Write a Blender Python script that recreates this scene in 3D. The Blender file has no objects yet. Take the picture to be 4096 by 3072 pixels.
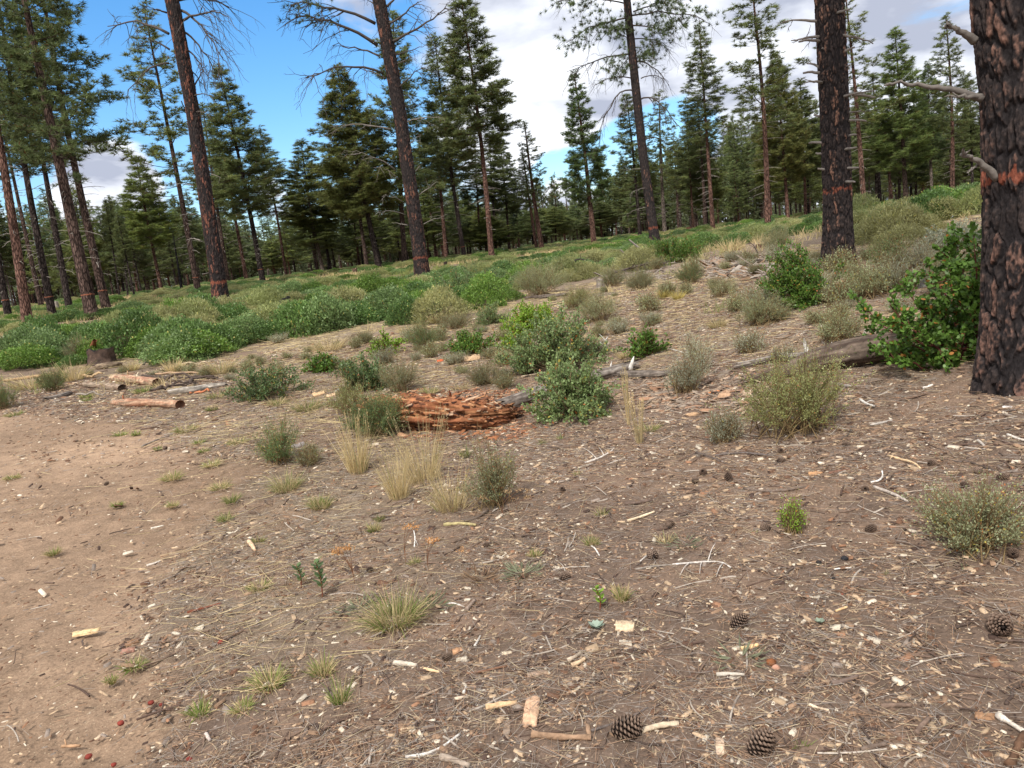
import bpy, math
import numpy as np
from mathutils import Matrix, Vector, Quaternion

# ------------------------------------------------------------------ camera
F = 2950.0                       # focal length in pixels of a 4096 wide frame
PITCH, ROLL, CAMH = math.radians(8.8), math.radians(6.6), 1.6
scene = bpy.context.scene
fwd = np.array([0, math.cos(PITCH), -math.sin(PITCH)])
r0 = np.array([1.0, 0, 0]); u0 = np.cross(r0, fwd)
RIGHT = math.cos(ROLL) * r0 - math.sin(ROLL) * u0
UP = math.sin(ROLL) * r0 + math.cos(ROLL) * u0
CAM = np.array([0, 0, CAMH])
cd = bpy.data.cameras.new("camera"); cam = bpy.data.objects.new("camera", cd)
scene.collection.objects.link(cam); scene.camera = cam
cam.matrix_world = Matrix(((RIGHT[0], UP[0], -fwd[0], 0), (RIGHT[1], UP[1], -fwd[1], 0), (RIGHT[2], UP[2], -fwd[2], CAMH), (0, 0, 0, 1)))
cd.sensor_width = 36; cd.lens = 36 * F / 4096; cd.clip_start = 0.05; cd.clip_end = 20000

# ------------------------------------------------------------------ light, sky, exposure
SUN_EL, SUN_AZ = math.radians(50), math.radians(205)     # azimuth clockwise from +Y
world = bpy.data.worlds.new("World"); scene.world = world; world.use_nodes = True
nt = world.node_tree; nt.nodes.clear()
def nd(t, typ, **kw):
    n = t.nodes.new(typ)
    for k, v in kw.items():
        if k == 'inp':
            for a, b in v.items(): n.inputs[a].default_value = b
        else: setattr(n, k, v)
    return n
def mth(t, op, a, b=None, c=None, clamp=False):
    n = t.nodes.new('ShaderNodeMath'); n.operation = op; n.use_clamp = clamp
    for i, v in enumerate((a, b, c)):
        if v is None: continue
        if isinstance(v, (int, float)): n.inputs[i].default_value = v
        else: t.links.new(v, n.inputs[i])
    return n.outputs[0]
def px_dir(px, py):
    d = fwd + (px - 2048) / F * RIGHT + (1536 - py) / F * UP
    return d / np.linalg.norm(d)
W = nt
sky = nd(W, 'ShaderNodeTexSky'); sky.sky_type = 'NISHITA'; sky.sun_disc = False
sky.sun_elevation = SUN_EL; sky.sun_rotation = SUN_AZ; sky.air_density = 1.1; sky.ozone_density = 2.5
hsv = nd(W, 'ShaderNodeHueSaturation', inp={'Saturation': 1.35, 'Value': 1.25})
W.links.new(sky.outputs[0], hsv.inputs['Color'])
geo = nd(W, 'ShaderNodeTexCoord')
sep = nd(W, 'ShaderNodeSeparateXYZ'); W.links.new(geo.outputs['Generated'], sep.inputs[0])
zz = mth(W, 'ADD', mth(W, 'MAXIMUM', sep.outputs[2], 0.0), 0.22)
cx = mth(W, 'DIVIDE', sep.outputs[0], zz); cy = mth(W, 'DIVIDE', sep.outputs[1], zz)
cmb = nd(W, 'ShaderNodeCombineXYZ'); W.links.new(cx, cmb.inputs[0]); W.links.new(cy, cmb.inputs[1])
n1 = nd(W, 'ShaderNodeTexNoise', inp={'Scale': 1.9, 'Detail': 10.0, 'Roughness': 0.6, 'Distortion': 0.3})
W.links.new(cmb.outputs[0], n1.inputs['Vector'])
n2 = nd(W, 'ShaderNodeTexNoise', inp={'Scale': 2.3, 'Detail': 6.0, 'Roughness': 0.5, 'Distortion': 0.2})
mp = nd(W, 'ShaderNodeMapping'); mp.inputs['Location'].default_value = (3.1, 7.7, 2.0)
W.links.new(cmb.outputs[0], mp.inputs[0]); W.links.new(mp.outputs[0], n2.inputs['Vector'])
cov = mth(W, 'ADD', n1.outputs[0], 0.20)
for (px, py, rad, amt) in [(820, 330, 0.26, -0.62), (1080, 560, 0.15, -0.40), (500, 700, 0.16, -0.15), (2560, 640, 0.055, -0.5), (2700, 560, 0.05, -0.45), (2250, 720, 0.04, -0.4), (2420, 720, 0.05, -0.45),
                           (1900, 860, 0.03, -0.2), (740, 830, 0.11, 0.55), (1190, 740, 0.06, 0.6), (1200, 90, 0.10, 0.42), (60, 200, 0.2, 0.2), (420, 800, .06, .4), (2300, 830, .04, .5)]:
    d = px_dir(px, py)
    dp = nd(W, 'ShaderNodeVectorMath', operation='DOT_PRODUCT'); dp.inputs[1].default_value = tuple(d)
    nrm = nd(W, 'ShaderNodeVectorMath', operation='NORMALIZE'); W.links.new(geo.outputs['Generated'], nrm.inputs[0])
    W.links.new(nrm.outputs[0], dp.inputs[0])
    mr = nd(W, 'ShaderNodeMapRange', interpolation_type='SMOOTHSTEP', inp={1: math.cos(rad * 1.35), 2: math.cos(rad * 0.45), 3: 0.0, 4: amt})
    W.links.new(dp.outputs['Value'], mr.inputs[0])
    cov = mth(W, 'ADD', cov, mr.outputs[0])
cr = nd(W, 'ShaderNodeMapRange', interpolation_type='SMOOTHSTEP', inp={1: 0.38, 2: 0.58, 3: 0.0, 4: 1.0}); W.links.new(cov, cr.inputs[0])
ccol = nd(W, 'ShaderNodeValToRGB'); e = ccol.color_ramp.elements
e[0].position = 0.40; e[0].color = (2.9, 3.15, 3.9, 1); e[1].position = 0.60; e[1].color = (7.2, 7.4, 7.8, 1)
W.links.new(n2.outputs[0], ccol.inputs[0])
mix = nd(W, 'ShaderNodeMixRGB'); W.links.new(cr.outputs[0], mix.inputs[0]); W.links.new(hsv.outputs[0], mix.inputs[1]); W.links.new(ccol.outputs[0], mix.inputs[2])
bg = nd(W, 'ShaderNodeBackground', inp={'Strength': 0.105}); wo = nd(W, 'ShaderNodeOutputWorld')
W.links.new(mix.outputs[0], bg.inputs[0]); W.links.new(bg.outputs[0], wo.inputs[0])
sl = bpy.data.lights.new("sun", 'SUN'); sl.energy = 2.5; sl.angle = math.radians(10); sl.color = (1.0, 0.955, 0.90)
so = bpy.data.objects.new("sun", sl); scene.collection.objects.link(so)
sd = Vector((math.sin(SUN_AZ) * math.cos(SUN_EL), math.cos(SUN_AZ) * math.cos(SUN_EL), math.sin(SUN_EL)))
so.rotation_mode = 'QUATERNION'; so.rotation_quaternion = sd.to_track_quat('Z', 'Y')
vs = scene.view_settings; vs.view_transform = 'Standard'; vs.look = 'None'; vs.gamma = 1; vs.use_curve_mapping = False; vs.exposure = 0.8
scene.cycles.max_bounces = 5; scene.cycles.transparent_max_bounces = 4; scene.cycles.diffuse_bounces = 4

# ------------------------------------------------------------------ numeric helpers
def s2l(*c):
    return np.array([(v / 255 / 12.92) if v / 255 <= .04045 else ((v / 255 + .055) / 1.055) ** 2.4 for v in c])
def sstep(a, b, x):
    t = np.clip((x - a) / (b - a), 0, 1); return t * t * (3 - 2 * t)
def _h(i, j, k, s):
    n = (i.astype(np.int64) * 374761393 + j.astype(np.int64) * 668265263 + k.astype(np.int64) * 1274126177 + s * 974711) & 0xffffffff
    n = ((n ^ (n >> 13)) * 1274126177) & 0xffffffff
    return ((n ^ (n >> 16)) & 0xffff) / 65535.0
def vnoise(x, y, z=None, s=0):
    x = np.asarray(x, float); y = np.asarray(y, float); z = np.zeros_like(x) if z is None else np.asarray(z, float)
    i, j, k = np.floor(x), np.floor(y), np.floor(z); fx, fy, fz = x - i, y - j, z - k
    fx, fy, fz = (t * t * (3 - 2 * t) for t in (fx, fy, fz)); r = 0
    for a in (0, 1):
        for b in (0, 1):
            for c in (0, 1):
                r = r + _h(i + a, j + b, k + c, s) * (fx if a else 1 - fx) * (fy if b else 1 - fy) * (fz if c else 1 - fz)
    return r
def fbm(x, y, z=None, s=0, o=4):
    r = 0; a = .5; f = 1.0
    for q in range(o):
        r = r + a * vnoise(np.asarray(x) * f, np.asarray(y) * f, None if z is None else np.asarray(z) * f, s + q); a *= .5; f *= 2.03
    return r / (1 - .5 ** o)
def unit(v): return v / (np.linalg.norm(v, axis=-1, keepdims=True) + 1e-12)

# ------------------------------------------------------------------ terrain height
def ray(px, py): return fwd + (px - 2048) / F * RIGHT + (1536 - py) / F * UP
def at_dist(px, py, D):
    d = ray(px, py); return CAM + d * (D / math.hypot(d[0], d[1]))
_c = []
for (px, py, D) in [(4125, 1500, 5.9), (3355, 1080, 13.8), (1693, 1142, 36), (886, 1256, 33), (371, 1282, 45), (2619, 985, 58)] + \
        [(x, 1240 - .1154 * x + dy, D) for D, dy in ((105, 0),) for x in (60, 700, 1300, 2000, 2700, 3300)] + [(3700, 830, 45), (3250, 905, 50)]:
    p = at_dist(px, py, D); _c.append((math.atan2(p[0], p[1]), D, p[2]))
_c += [(-.8, .5, 0), (0, .5, 0), (.8, .5, 0), (.6, 3, .1), (0, 3, .02), (-.6, 3, 0), (-.5, 9, .1), (0, 9, .16), (-.62, 40, 1.2)]
_c = np.array(_c); _cu, _cv, _cz = _c[:, 0] * 1.6, np.log(_c[:, 1] + 2), _c[:, 2]
def _tp(r2): return np.where(r2 > 1e-12, .5 * r2 * np.log(r2 + 1e-12), 0)
_n = len(_c); _A = np.zeros((_n + 3, _n + 3))
_A[:_n, :_n] = _tp((_cu[:, None] - _cu) ** 2 + (_cv[:, None] - _cv) ** 2) + np.eye(_n) * 0.01
_A[:_n, _n:] = np.c_[np.ones(_n), _cu, _cv]; _A[_n:, :_n] = _A[:_n, _n:].T
_w = np.linalg.solve(_A, np.r_[_cz, 0, 0, 0])
def base_z(x, y):
    x = np.asarray(x, float); y = np.asarray(y, float); sh = x.shape; x = x.ravel(); y = y.ravel()
    D = np.hypot(x, y); az = np.arctan2(x, y); u = np.clip(az, -.85, .85) * 1.6; v = np.log(np.minimum(D, 108) + 2)
    z = _w[_n] + _w[_n + 1] * u + _w[_n + 2] * v
    for q in range(_n): z = z + _w[q] * _tp((u - _cu[q]) ** 2 + (v - _cv[q]) ** 2)
    z = z * sstep(2.6, 1.3, np.abs(az)) + np.clip(D - 108, 0, 250) * .021
    return z.reshape(sh)
def gz(x, y):
    x = np.asarray(x, float); y = np.asarray(y, float); D = np.hypot(x, y)
    z = base_z(x, y)
    z = z + (fbm(x / 2.6, y / 2.6, s=11, o=3) - .5) * .16 * sstep(.8, 4, D) + (fbm(x / .35, y / .35, s=21, o=3) - .5) * .05
    return z
def g1(x, y): return float(gz(np.array([x]), np.array([y]))[0])
def ground(px, py):
    d = ray(px, py); d = d / math.hypot(d[0], d[1])
    t = np.concatenate([np.linspace(1.2, 12, 1500), np.linspace(12.02, 60, 1500), np.linspace(60.1, 140, 500)])
    P = CAM + d * t[:, None]; below = np.nonzero(P[:, 2] < gz(P[:, 0], P[:, 1]))[0]
    k = below[0] if len(below) else len(t) - 1
    p = P[k].copy(); p[2] = g1(p[0], p[1]); return p
def dist(p): return math.hypot(p[0], p[1])
def dep(p): return float((np.asarray(p) - CAM) @ fwd) * math.cos(math.atan2(p[0], p[1])) ** .6
def project(P):
    q = P - CAM; z = q @ fwd; z = np.where(z < .05, .05, z)
    return 2048 + F * (q @ RIGHT) / z, 1536 - F * (q @ UP) / z

# ------------------------------------------------------------------ mesh building
def mesh_from(name, parts, mat, smooth=False):
    Vs, Cs, li, lt, base = [], [], [], [], 0
    for part in parts:
        V, Fc = part[0], part[1]; C = part[2] if len(part) > 2 and part[2] is not None else (1, 1, 1)
        V = np.asarray(V, float).reshape(-1, 3); C = np.asarray(C, float)
        if C.ndim == 1: C = np.tile(C, (len(V), 1))
        Vs.append(V); Cs.append(C)
        for f in (Fc if isinstance(Fc, list) else [Fc]):
            f = np.asarray(f, np.int64); li.append((f + base).ravel()); lt.append(np.full(len(f), f.shape[1]))
        base += len(V)
    V = np.concatenate(Vs); C = np.concatenate(Cs); li = np.concatenate(li); lt = np.concatenate(lt)
    me = bpy.data.meshes.new(name); me.vertices.add(len(V)); me.vertices.foreach_set('co', V.astype(np.float32).ravel())
    me.loops.add(len(li)); me.loops.foreach_set('vertex_index', li.astype(np.int32))
    me.polygons.add(len(lt)); me.polygons.foreach_set('loop_start', (np.cumsum(lt) - lt).astype(np.int32))
    if smooth: me.polygons.foreach_set('use_smooth', np.ones(len(lt), bool))
    me.update(calc_edges=True)
    ca = me.color_attributes.new('Col', 'FLOAT_COLOR', 'POINT')
    ca.data.foreach_set('color', np.c_[np.clip(C, 0, 1), np.ones(len(C))].astype(np.float32).ravel())
    if mat: me.materials.append(mat)
    return me
def link(name, data, parent=None, loc=None):
    o = bpy.data.objects.new(name, data); scene.collection.objects.link(o)
    if parent: o.parent = parent
    if loc is not None: o.location = loc
    return o
def obj(name, parts, mat, parent=None, smooth=False, loc=None, world=True):
    """world=True: vertices are world coordinates; made relative to the parent or to loc"""
    off = np.zeros(3)
    if world and parent is not None: off = np.array(parent.location)
    elif world and loc is not None: off = np.array(loc)
    if off.any(): parts = [(np.asarray(p[0], float).reshape(-1, 3) - off,) + tuple(p[1:]) for p in parts]
    return link(name, mesh_from(name, parts, mat, smooth), parent, None if parent else loc)
def tag(o, label=None, cat=None, group=None, kind=None):
    if label: o['label'] = label
    if cat: o['category'] = cat
    if group: o['group'] = group
    if kind: o['kind'] = kind
    return o
def empty(name, loc, label, cat, group=None):
    o = link(name, None, None, tuple(float(v) for v in loc)); o.empty_display_size = .2
    return tag(o, label, cat, group)
def copy_tree(o, parent=None):
    c = o.copy(); scene.collection.objects.link(c); c.parent = parent
    for ch in list(o.children): copy_tree(ch, c)
    return c
def tubes(P, R, S=6, caps=False, squash=None):
    P = np.asarray(P, float); R = np.asarray(R, float)
    if P.ndim == 2: P = P[None]; R = R[None]
    N, M, _ = P.shape
    T = unit(np.gradient(P, axis=1)); ref = np.where(np.abs(T[..., 2:3]) > .9, np.array([1., 0, 0]), np.array([0, 0, 1.]))
    n = unit(np.cross(T, ref)); b = np.cross(T, n)
    a = np.arange(S) / S * 2 * np.pi
    V = P[:, :, None] + R[:, :, None, None] * (np.cos(a)[:, None] * n[:, :, None] + np.sin(a)[:, None] * b[:, :, None] * (squash or 1))
    i = np.arange(N * M * S).reshape(N, M, S); j = np.roll(i, -1, 2)
    Fq = np.stack([i[:, :-1], j[:, :-1], j[:, 1:], i[:, 1:]], -1).reshape(-1, 4)
    if not caps: return V.reshape(-1, 3), Fq
    return V.reshape(-1, 3), [Fq, i[:, 0, ::-1].reshape(N, S), i[:, -1].reshape(N, S)]
def resample(pts, M):
    pts = np.asarray(pts, float); s = np.r_[0, np.cumsum(np.linalg.norm(np.diff(pts, axis=0), axis=1))]; t = np.linspace(0, s[-1], M)
    # smooth through the points
    out = np.stack([np.interp(t, s, pts[:, k]) for k in range(3)], 1)
    for _ in range(2):
        o = out.copy(); o[1:-1] = .25 * out[:-2] + .5 * out[1:-1] + .25 * out[2:]; out = o
    return out
def leafs(P, dirs, nrm, L, Wd, k=4):
    """flat leaves: P base (N,3), dirs growth direction, nrm approx normal, L, Wd arrays. k=4 diamond, k=6 oval, k=3 blade"""
    d = unit(dirs); s = unit(np.cross(d, nrm)); L = np.asarray(L)[:, None]; Wd = np.asarray(Wd)[:, None]
    if k == 3: V = np.stack([P - s * Wd / 2, P + s * Wd / 2, P + d * L], 1)
    elif k == 4: V = np.stack([P, P + d * L * .5 + s * Wd / 2, P + d * L, P + d * L * .5 - s * Wd / 2], 1)
    else: V = np.stack([P, P + d * L * .3 + s * Wd / 2, P + d * L * .72 + s * Wd * .46, P + d * L, P + d * L * .72 - s * Wd * .46, P + d * L * .3 - s * Wd / 2], 1)
    n = len(P); return V.reshape(-1, 3), np.arange(n * V.shape[1]).reshape(n, -1)
def blades(P, D0, L, Wd, droop, C, seg=3, rng=None):
    """curved grass blades / needles as ribbons of seg quads tapering to the tip"""
    n = len(P); t = np.linspace(0, 1, seg + 1); L = np.asarray(L)
    d = unit(D0); side = unit(np.cross(d, rng.normal(size=(n, 3)))) 
    pts = P[:, None] + d[:, None] * (t[None, :, None] * L[:, None, None]) - np.array([0, 0, 1.]) * (droop[:, None, None] * (t ** 2)[None, :, None] * L[:, None, None])
    w = (np.asarray(Wd)[:, None] * (1 - .75 * t ** 1.5))[..., None] * side[:, None] * .5
    V = np.stack([pts - w, pts + w], 2); i = np.arange(n * (seg + 1) * 2).reshape(n, seg + 1, 2)
    Fq = np.stack([i[:, :-1, 0], i[:, :-1, 1], i[:, 1:, 1], i[:, 1:, 0]], -1).reshape(-1, 4)
    return V.reshape(-1, 3), Fq, np.repeat(C, (seg + 1) * 2, 0)

# ------------------------------------------------------------------ materials
def new_mat(name):
    m = bpy.data.materials.new(name); m.use_nodes = True; t = m.node_tree; t.nodes.clear(); return m, t
def principled(t, rough=.8, spec=.2):
    b = nd(t, 'ShaderNodeBsdfPrincipled', inp={'Roughness': rough, 'Specular IOR Level': spec}); o = nd(t, 'ShaderNodeOutputMaterial')
    t.links.new(b.outputs[0], o.inputs[0]); return b, o
def mat_leaf(name, transl=.35, rough=.55, spec=.25, objtint=False):
    m, t = new_mat(name); b, o = principled(t, rough, spec)
    at = nd(t, 'ShaderNodeVertexColor', layer_name='Col'); col = at.outputs[0]
    tc = nd(t, 'ShaderNodeNewGeometry'); nz = nd(t, 'ShaderNodeTexNoise', inp={'Scale': .9, 'Detail': 3.0}); t.links.new(tc.outputs['Position'], nz.inputs['Vector'])
    mr = nd(t, 'ShaderNodeMapRange', inp={1: .3, 2: .7, 3: .72, 4: 1.28}); t.links.new(nz.outputs[0], mr.inputs[0])
    vm = nd(t, 'ShaderNodeVectorMath', operation='SCALE'); t.links.new(col, vm.inputs[0]); t.links.new(mr.outputs[0], vm.inputs['Scale']); col = vm.outputs[0]
    if objtint:
        oi = nd(t, 'ShaderNodeObjectInfo'); mm = nd(t, 'ShaderNodeVectorMath', operation='MULTIPLY'); t.links.new(col, mm.inputs[0]); t.links.new(oi.outputs['Color'], mm.inputs[1]); col = mm.outputs[0]
    t.links.new(col, b.inputs['Base Color'])
    if transl:
        tr = nd(t, 'ShaderNodeBsdfTranslucent'); t.links.new(col, tr.inputs[0]); mx = nd(t, 'ShaderNodeMixShader', inp={0: transl})
        t.links.new(b.outputs[0], mx.inputs[1]); t.links.new(tr.outputs[0], mx.inputs[2]); t.links.new(mx.outputs[0], o.inputs[0])
    return m
def mat_wood(name, scale=(40, 40, 40), rough=.85, amt=.45, bump=.4, objspace=False):
    m, t = new_mat(name); b, o = principled(t, rough, .15)
    at = nd(t, 'ShaderNodeVertexColor', layer_name='Col'); g = nd(t, 'ShaderNodeTexCoord'); mp = nd(t, 'ShaderNodeMapping'); mp.inputs['Scale'].default_value = scale
    if objspace: t.links.new(g.outputs['Object'], mp.inputs[0])
    else:
        gg = nd(t, 'ShaderNodeNewGeometry'); t.links.new(gg.outputs['Position'], mp.inputs[0])
    nz = nd(t, 'ShaderNodeTexNoise', inp={'Scale': 1.0, 'Detail': 5.0, 'Roughness': .65}); t.links.new(mp.outputs[0], nz.inputs['Vector'])
    mr = nd(t, 'ShaderNodeMapRange', inp={1: .28, 2: .72, 3: 1 - amt, 4: 1 + amt}); t.links.new(nz.outputs[0], mr.inputs[0])
    vm = nd(t, 'ShaderNodeVectorMath', operation='SCALE'); t.links.new(at.outputs[0], vm.inputs[0]); t.links.new(mr.outputs[0], vm.inputs['Scale'])
    t.links.new(vm.outputs[0], b.inputs['Base Color'])
    bp = nd(t, 'ShaderNodeBump', inp={'Strength': bump, 'Distance': .02}); t.links.new(nz.outputs[0], bp.inputs['Height']); t.links.new(bp.outputs[0], b.inputs['Normal'])
    return m
def mat_bark(name):
    m, t = new_mat(name); b, o = principled(t, .9, .1)
    at = nd(t, 'ShaderNodeVertexColor', layer_name='Col'); g = nd(t, 'ShaderNodeNewGeometry')
    mp = nd(t, 'ShaderNodeMapping'); mp.inputs['Scale'].default_value = (11, 11, 2.6); t.links.new(g.outputs['Position'], mp.inputs[0])
    wn = nd(t, 'ShaderNodeTexNoise', inp={'Scale': 2.2, 'Detail': 3.0}); t.links.new(mp.outputs[0], wn.inputs['Vector'])
    ad = nd(t, 'ShaderNodeMixRGB', blend_type='ADD', inp={0: .5}); t.links.new(mp.outputs[0], ad.inputs[1]); t.links.new(wn.outputs['Color'], ad.inputs[2])
    vo = nd(t, 'ShaderNodeTexVoronoi', feature='DISTANCE_TO_EDGE', inp={'Scale': 1.0}); t.links.new(ad.outputs[0], vo.inputs['Vector'])
    r = nd(t, 'ShaderNodeMapRange', inp={1: .03, 2: .2, 3: .22, 4: 1.0}); t.links.new(vo.outputs['Distance'], r.inputs[0])
    mp2 = nd(t, 'ShaderNodeMapping'); mp2.inputs['Scale'].default_value = (5, 5, .8); t.links.new(g.outputs['Position'], mp2.inputs[0])
    n2 = nd(t, 'ShaderNodeTexNoise', inp={'Scale': 1.0, 'Detail': 6.0, 'Roughness': .6}); t.links.new(mp2.outputs[0], n2.inputs['Vector'])
    r2 = nd(t, 'ShaderNodeMapRange', inp={1: .32, 2: .68, 3: .45, 4: 1.5}); t.links.new(n2.outputs[0], r2.inputs[0])
    ml = mth(t, 'MULTIPLY', r.outputs[0], r2.outputs[0])
    vm = nd(t, 'ShaderNodeVectorMath', operation='SCALE'); t.links.new(at.outputs[0], vm.inputs[0]); t.links.new(ml, vm.inputs['Scale'])
    t.links.new(vm.outputs[0], b.inputs['Base Color'])
    bp = nd(t, 'ShaderNodeBump', inp={'Strength': .8, 'Distance': .05}); t.links.new(r.outputs[0], bp.inputs['Height']); t.links.new(bp.outputs[0], b.inputs['Normal'])
    return m
M_NEEDLE = mat_leaf('pine_needles', .42, .5, .3, True)
M_LEAF = mat_leaf('shrub_leaves', .3, .45, .35)
M_GRASS = mat_leaf('grass_blades', .35, .7, .1)
M_WOOD = mat_wood('weathered_wood')
M_BIGWOOD = mat_wood('log_wood', (14, 14, 14), amt=.5, bump=.8)
M_TWIG = mat_wood('twig_bark', (15, 15, 15), amt=.3)
M_BARK = mat_bark('pine_bark')
M_PLATES = mat_wood('charred_plate_bark', (60, 60, 25), rough=.95, amt=.45, bump=.7)
M_PAINT = mat_wood('orange_marking_paint', (18, 18, 30), rough=.7, amt=.5)
M_LITTER = mat_wood('needle_litter', (90, 90, 90), amt=.25, bump=.1)
# ------------------------------------------------------------------ ground sheet
def masks(x, y):
    P = np.stack([x, y, base_z(x, y)], -1); px, py = project(P); front = y > .4
    nx = (fbm(x / .9, y / .9, s=5, o=4) - .5)
    ybr = np.array([1500, 1640, 1700, 1800, 1900, 2050, 2250, 2500, 2800, 3072, 3600]); xbr = np.array([-900, 150, 600, 950, 1120, 980, 880, 720, 560, 470, 350])
    path = sstep(-160, 200, np.interp(py, ybr, xbr) - px + nx * 900) * front * sstep(1600, 1680, py)
    D = np.hypot(x, y)
    straw = np.exp(-((px - 1150 + (py - 2000) * .3) / 650) ** 2) * sstep(2900, 2300, py) * front
    straw = np.maximum(straw, sstep(1560, 1400, py + nx * 300) * .8)
    return path, straw, px, py, D
rr = np.concatenate([[0], np.geomspace(.35, 3.2, 140)[:-1], np.geomspace(3.2, 16, 330)[:-1], np.geomspace(16, 130, 170)[:-1], np.geomspace(130, 6000, 24)])
aa = np.concatenate([np.linspace(-math.pi, -.82, 30)[:-1], np.linspace(-.82, .82, 760), np.linspace(.82, math.pi, 30)[1:-1]])
A, R_ = np.meshgrid(aa, rr); X, Y = R_ * np.sin(A), R_ * np.cos(A)
x, y = X.ravel(), Y.ravel(); z = gz(x, y); D = np.hypot(x, y)
z = np.where(D > 400, z * 0 + z, z)
path, straw, px, py, _ = masks(x, y)
z = z - sstep(.25, .9, path) * .025 * sstep(12, 8, D) + (vnoise(x / .05, y / .05, s=31) - .5) * .016 * (1 - .6 * path) * sstep(14, 8, D)
cl = s2l(110, 93, 80); cp = s2l(146, 122, 100); cs = s2l(142, 127, 106); cb = s2l(124, 104, 88)
nb = fbm(x / .7, y / .7, s=41, o=4)[:, None]; nb2 = fbm(x / 2.1, y / 2.1, s=47, o=3)[:, None]
C = cl + (cs - cl) * (straw * .6)[:, None]; C = C + (cb - C) * sstep(.54, .66, nb)
pp = path[:, None]; C = C * (1 - pp) + (cp * (.72 + .5 * nb2)) * pp
C = C * (.78 + .44 * nb2)
n, m = A.shape; i = np.arange(n * m).reshape(n, m); j = np.roll(i, -1, 1)
Fq = np.stack([i[:-1], j[:-1], j[1:], i[1:]], -1).reshape(-1, 4)
mG, t = new_mat('forest_soil'); b, o = principled(t, .95, .08)
at = nd(t, 'ShaderNodeVertexColor', layer_name='Col'); g = nd(t, 'ShaderNodeNewGeometry')
def gnoise(sc, det=4.0, ro=.6):
    q = nd(t, 'ShaderNodeTexNoise', inp={'Scale': sc, 'Detail': det, 'Roughness': ro}); t.links.new(g.outputs['Position'], q.inputs['Vector']); return q.outputs[0]
f1 = nd(t, 'ShaderNodeMapRange', inp={1: .3, 2: .7, 3: .62, 4: 1.4}); t.links.new(gnoise(60, 6.0, .75), f1.inputs[0])
f2 = nd(t, 'ShaderNodeMapRange', inp={1: .3, 2: .7, 3: .8, 4: 1.2}); t.links.new(gnoise(7, 5.0), f2.inputs[0])
vo = nd(t, 'ShaderNodeTexVoronoi', inp={'Scale': 75.0}); t.links.new(g.outputs['Position'], vo.inputs['Vector'])
spk = nd(t, 'ShaderNodeMapRange', inp={1: .26, 2: .12, 3: 0.0, 4: .75}); t.links.new(vo.outputs['Distance'], spk.inputs[0])
sepc = nd(t, 'ShaderNodeSeparateXYZ'); t.links.new(vo.outputs['Color'], sepc.inputs[0])
sel = mth(t, 'MULTIPLY', mth(t, 'GREATER_THAN', sepc.outputs[0], .62), spk.outputs[0])
vm = nd(t, 'ShaderNodeVectorMath', operation='SCALE'); t.links.new(at.outputs[0], vm.inputs[0]); t.links.new(mth(t, 'MULTIPLY', f1.outputs[0], f2.outputs[0]), vm.inputs['Scale'])
mx = nd(t, 'ShaderNodeMixRGB', inp={2: tuple(s2l(200, 178, 150)) + (1,)}); t.links.new(sel, mx.inputs[0]); t.links.new(vm.outputs[0], mx.inputs[1])
t.links.new(mx.outputs[0], b.inputs['Base Color'])
bp = nd(t, 'ShaderNodeBump', inp={'Strength': .7, 'Distance': .012}); t.links.new(gnoise(45, 7.0, .75), bp.inputs['Height']); t.links.new(bp.outputs[0], b.inputs['Normal'])
gr = obj('ground', [(np.stack([x, y, z], 1), Fq, C)], mG, smooth=True); tag(gr, 'sandy brown forest soil sloping gently up to the right', 'ground', kind='structure')

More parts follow.
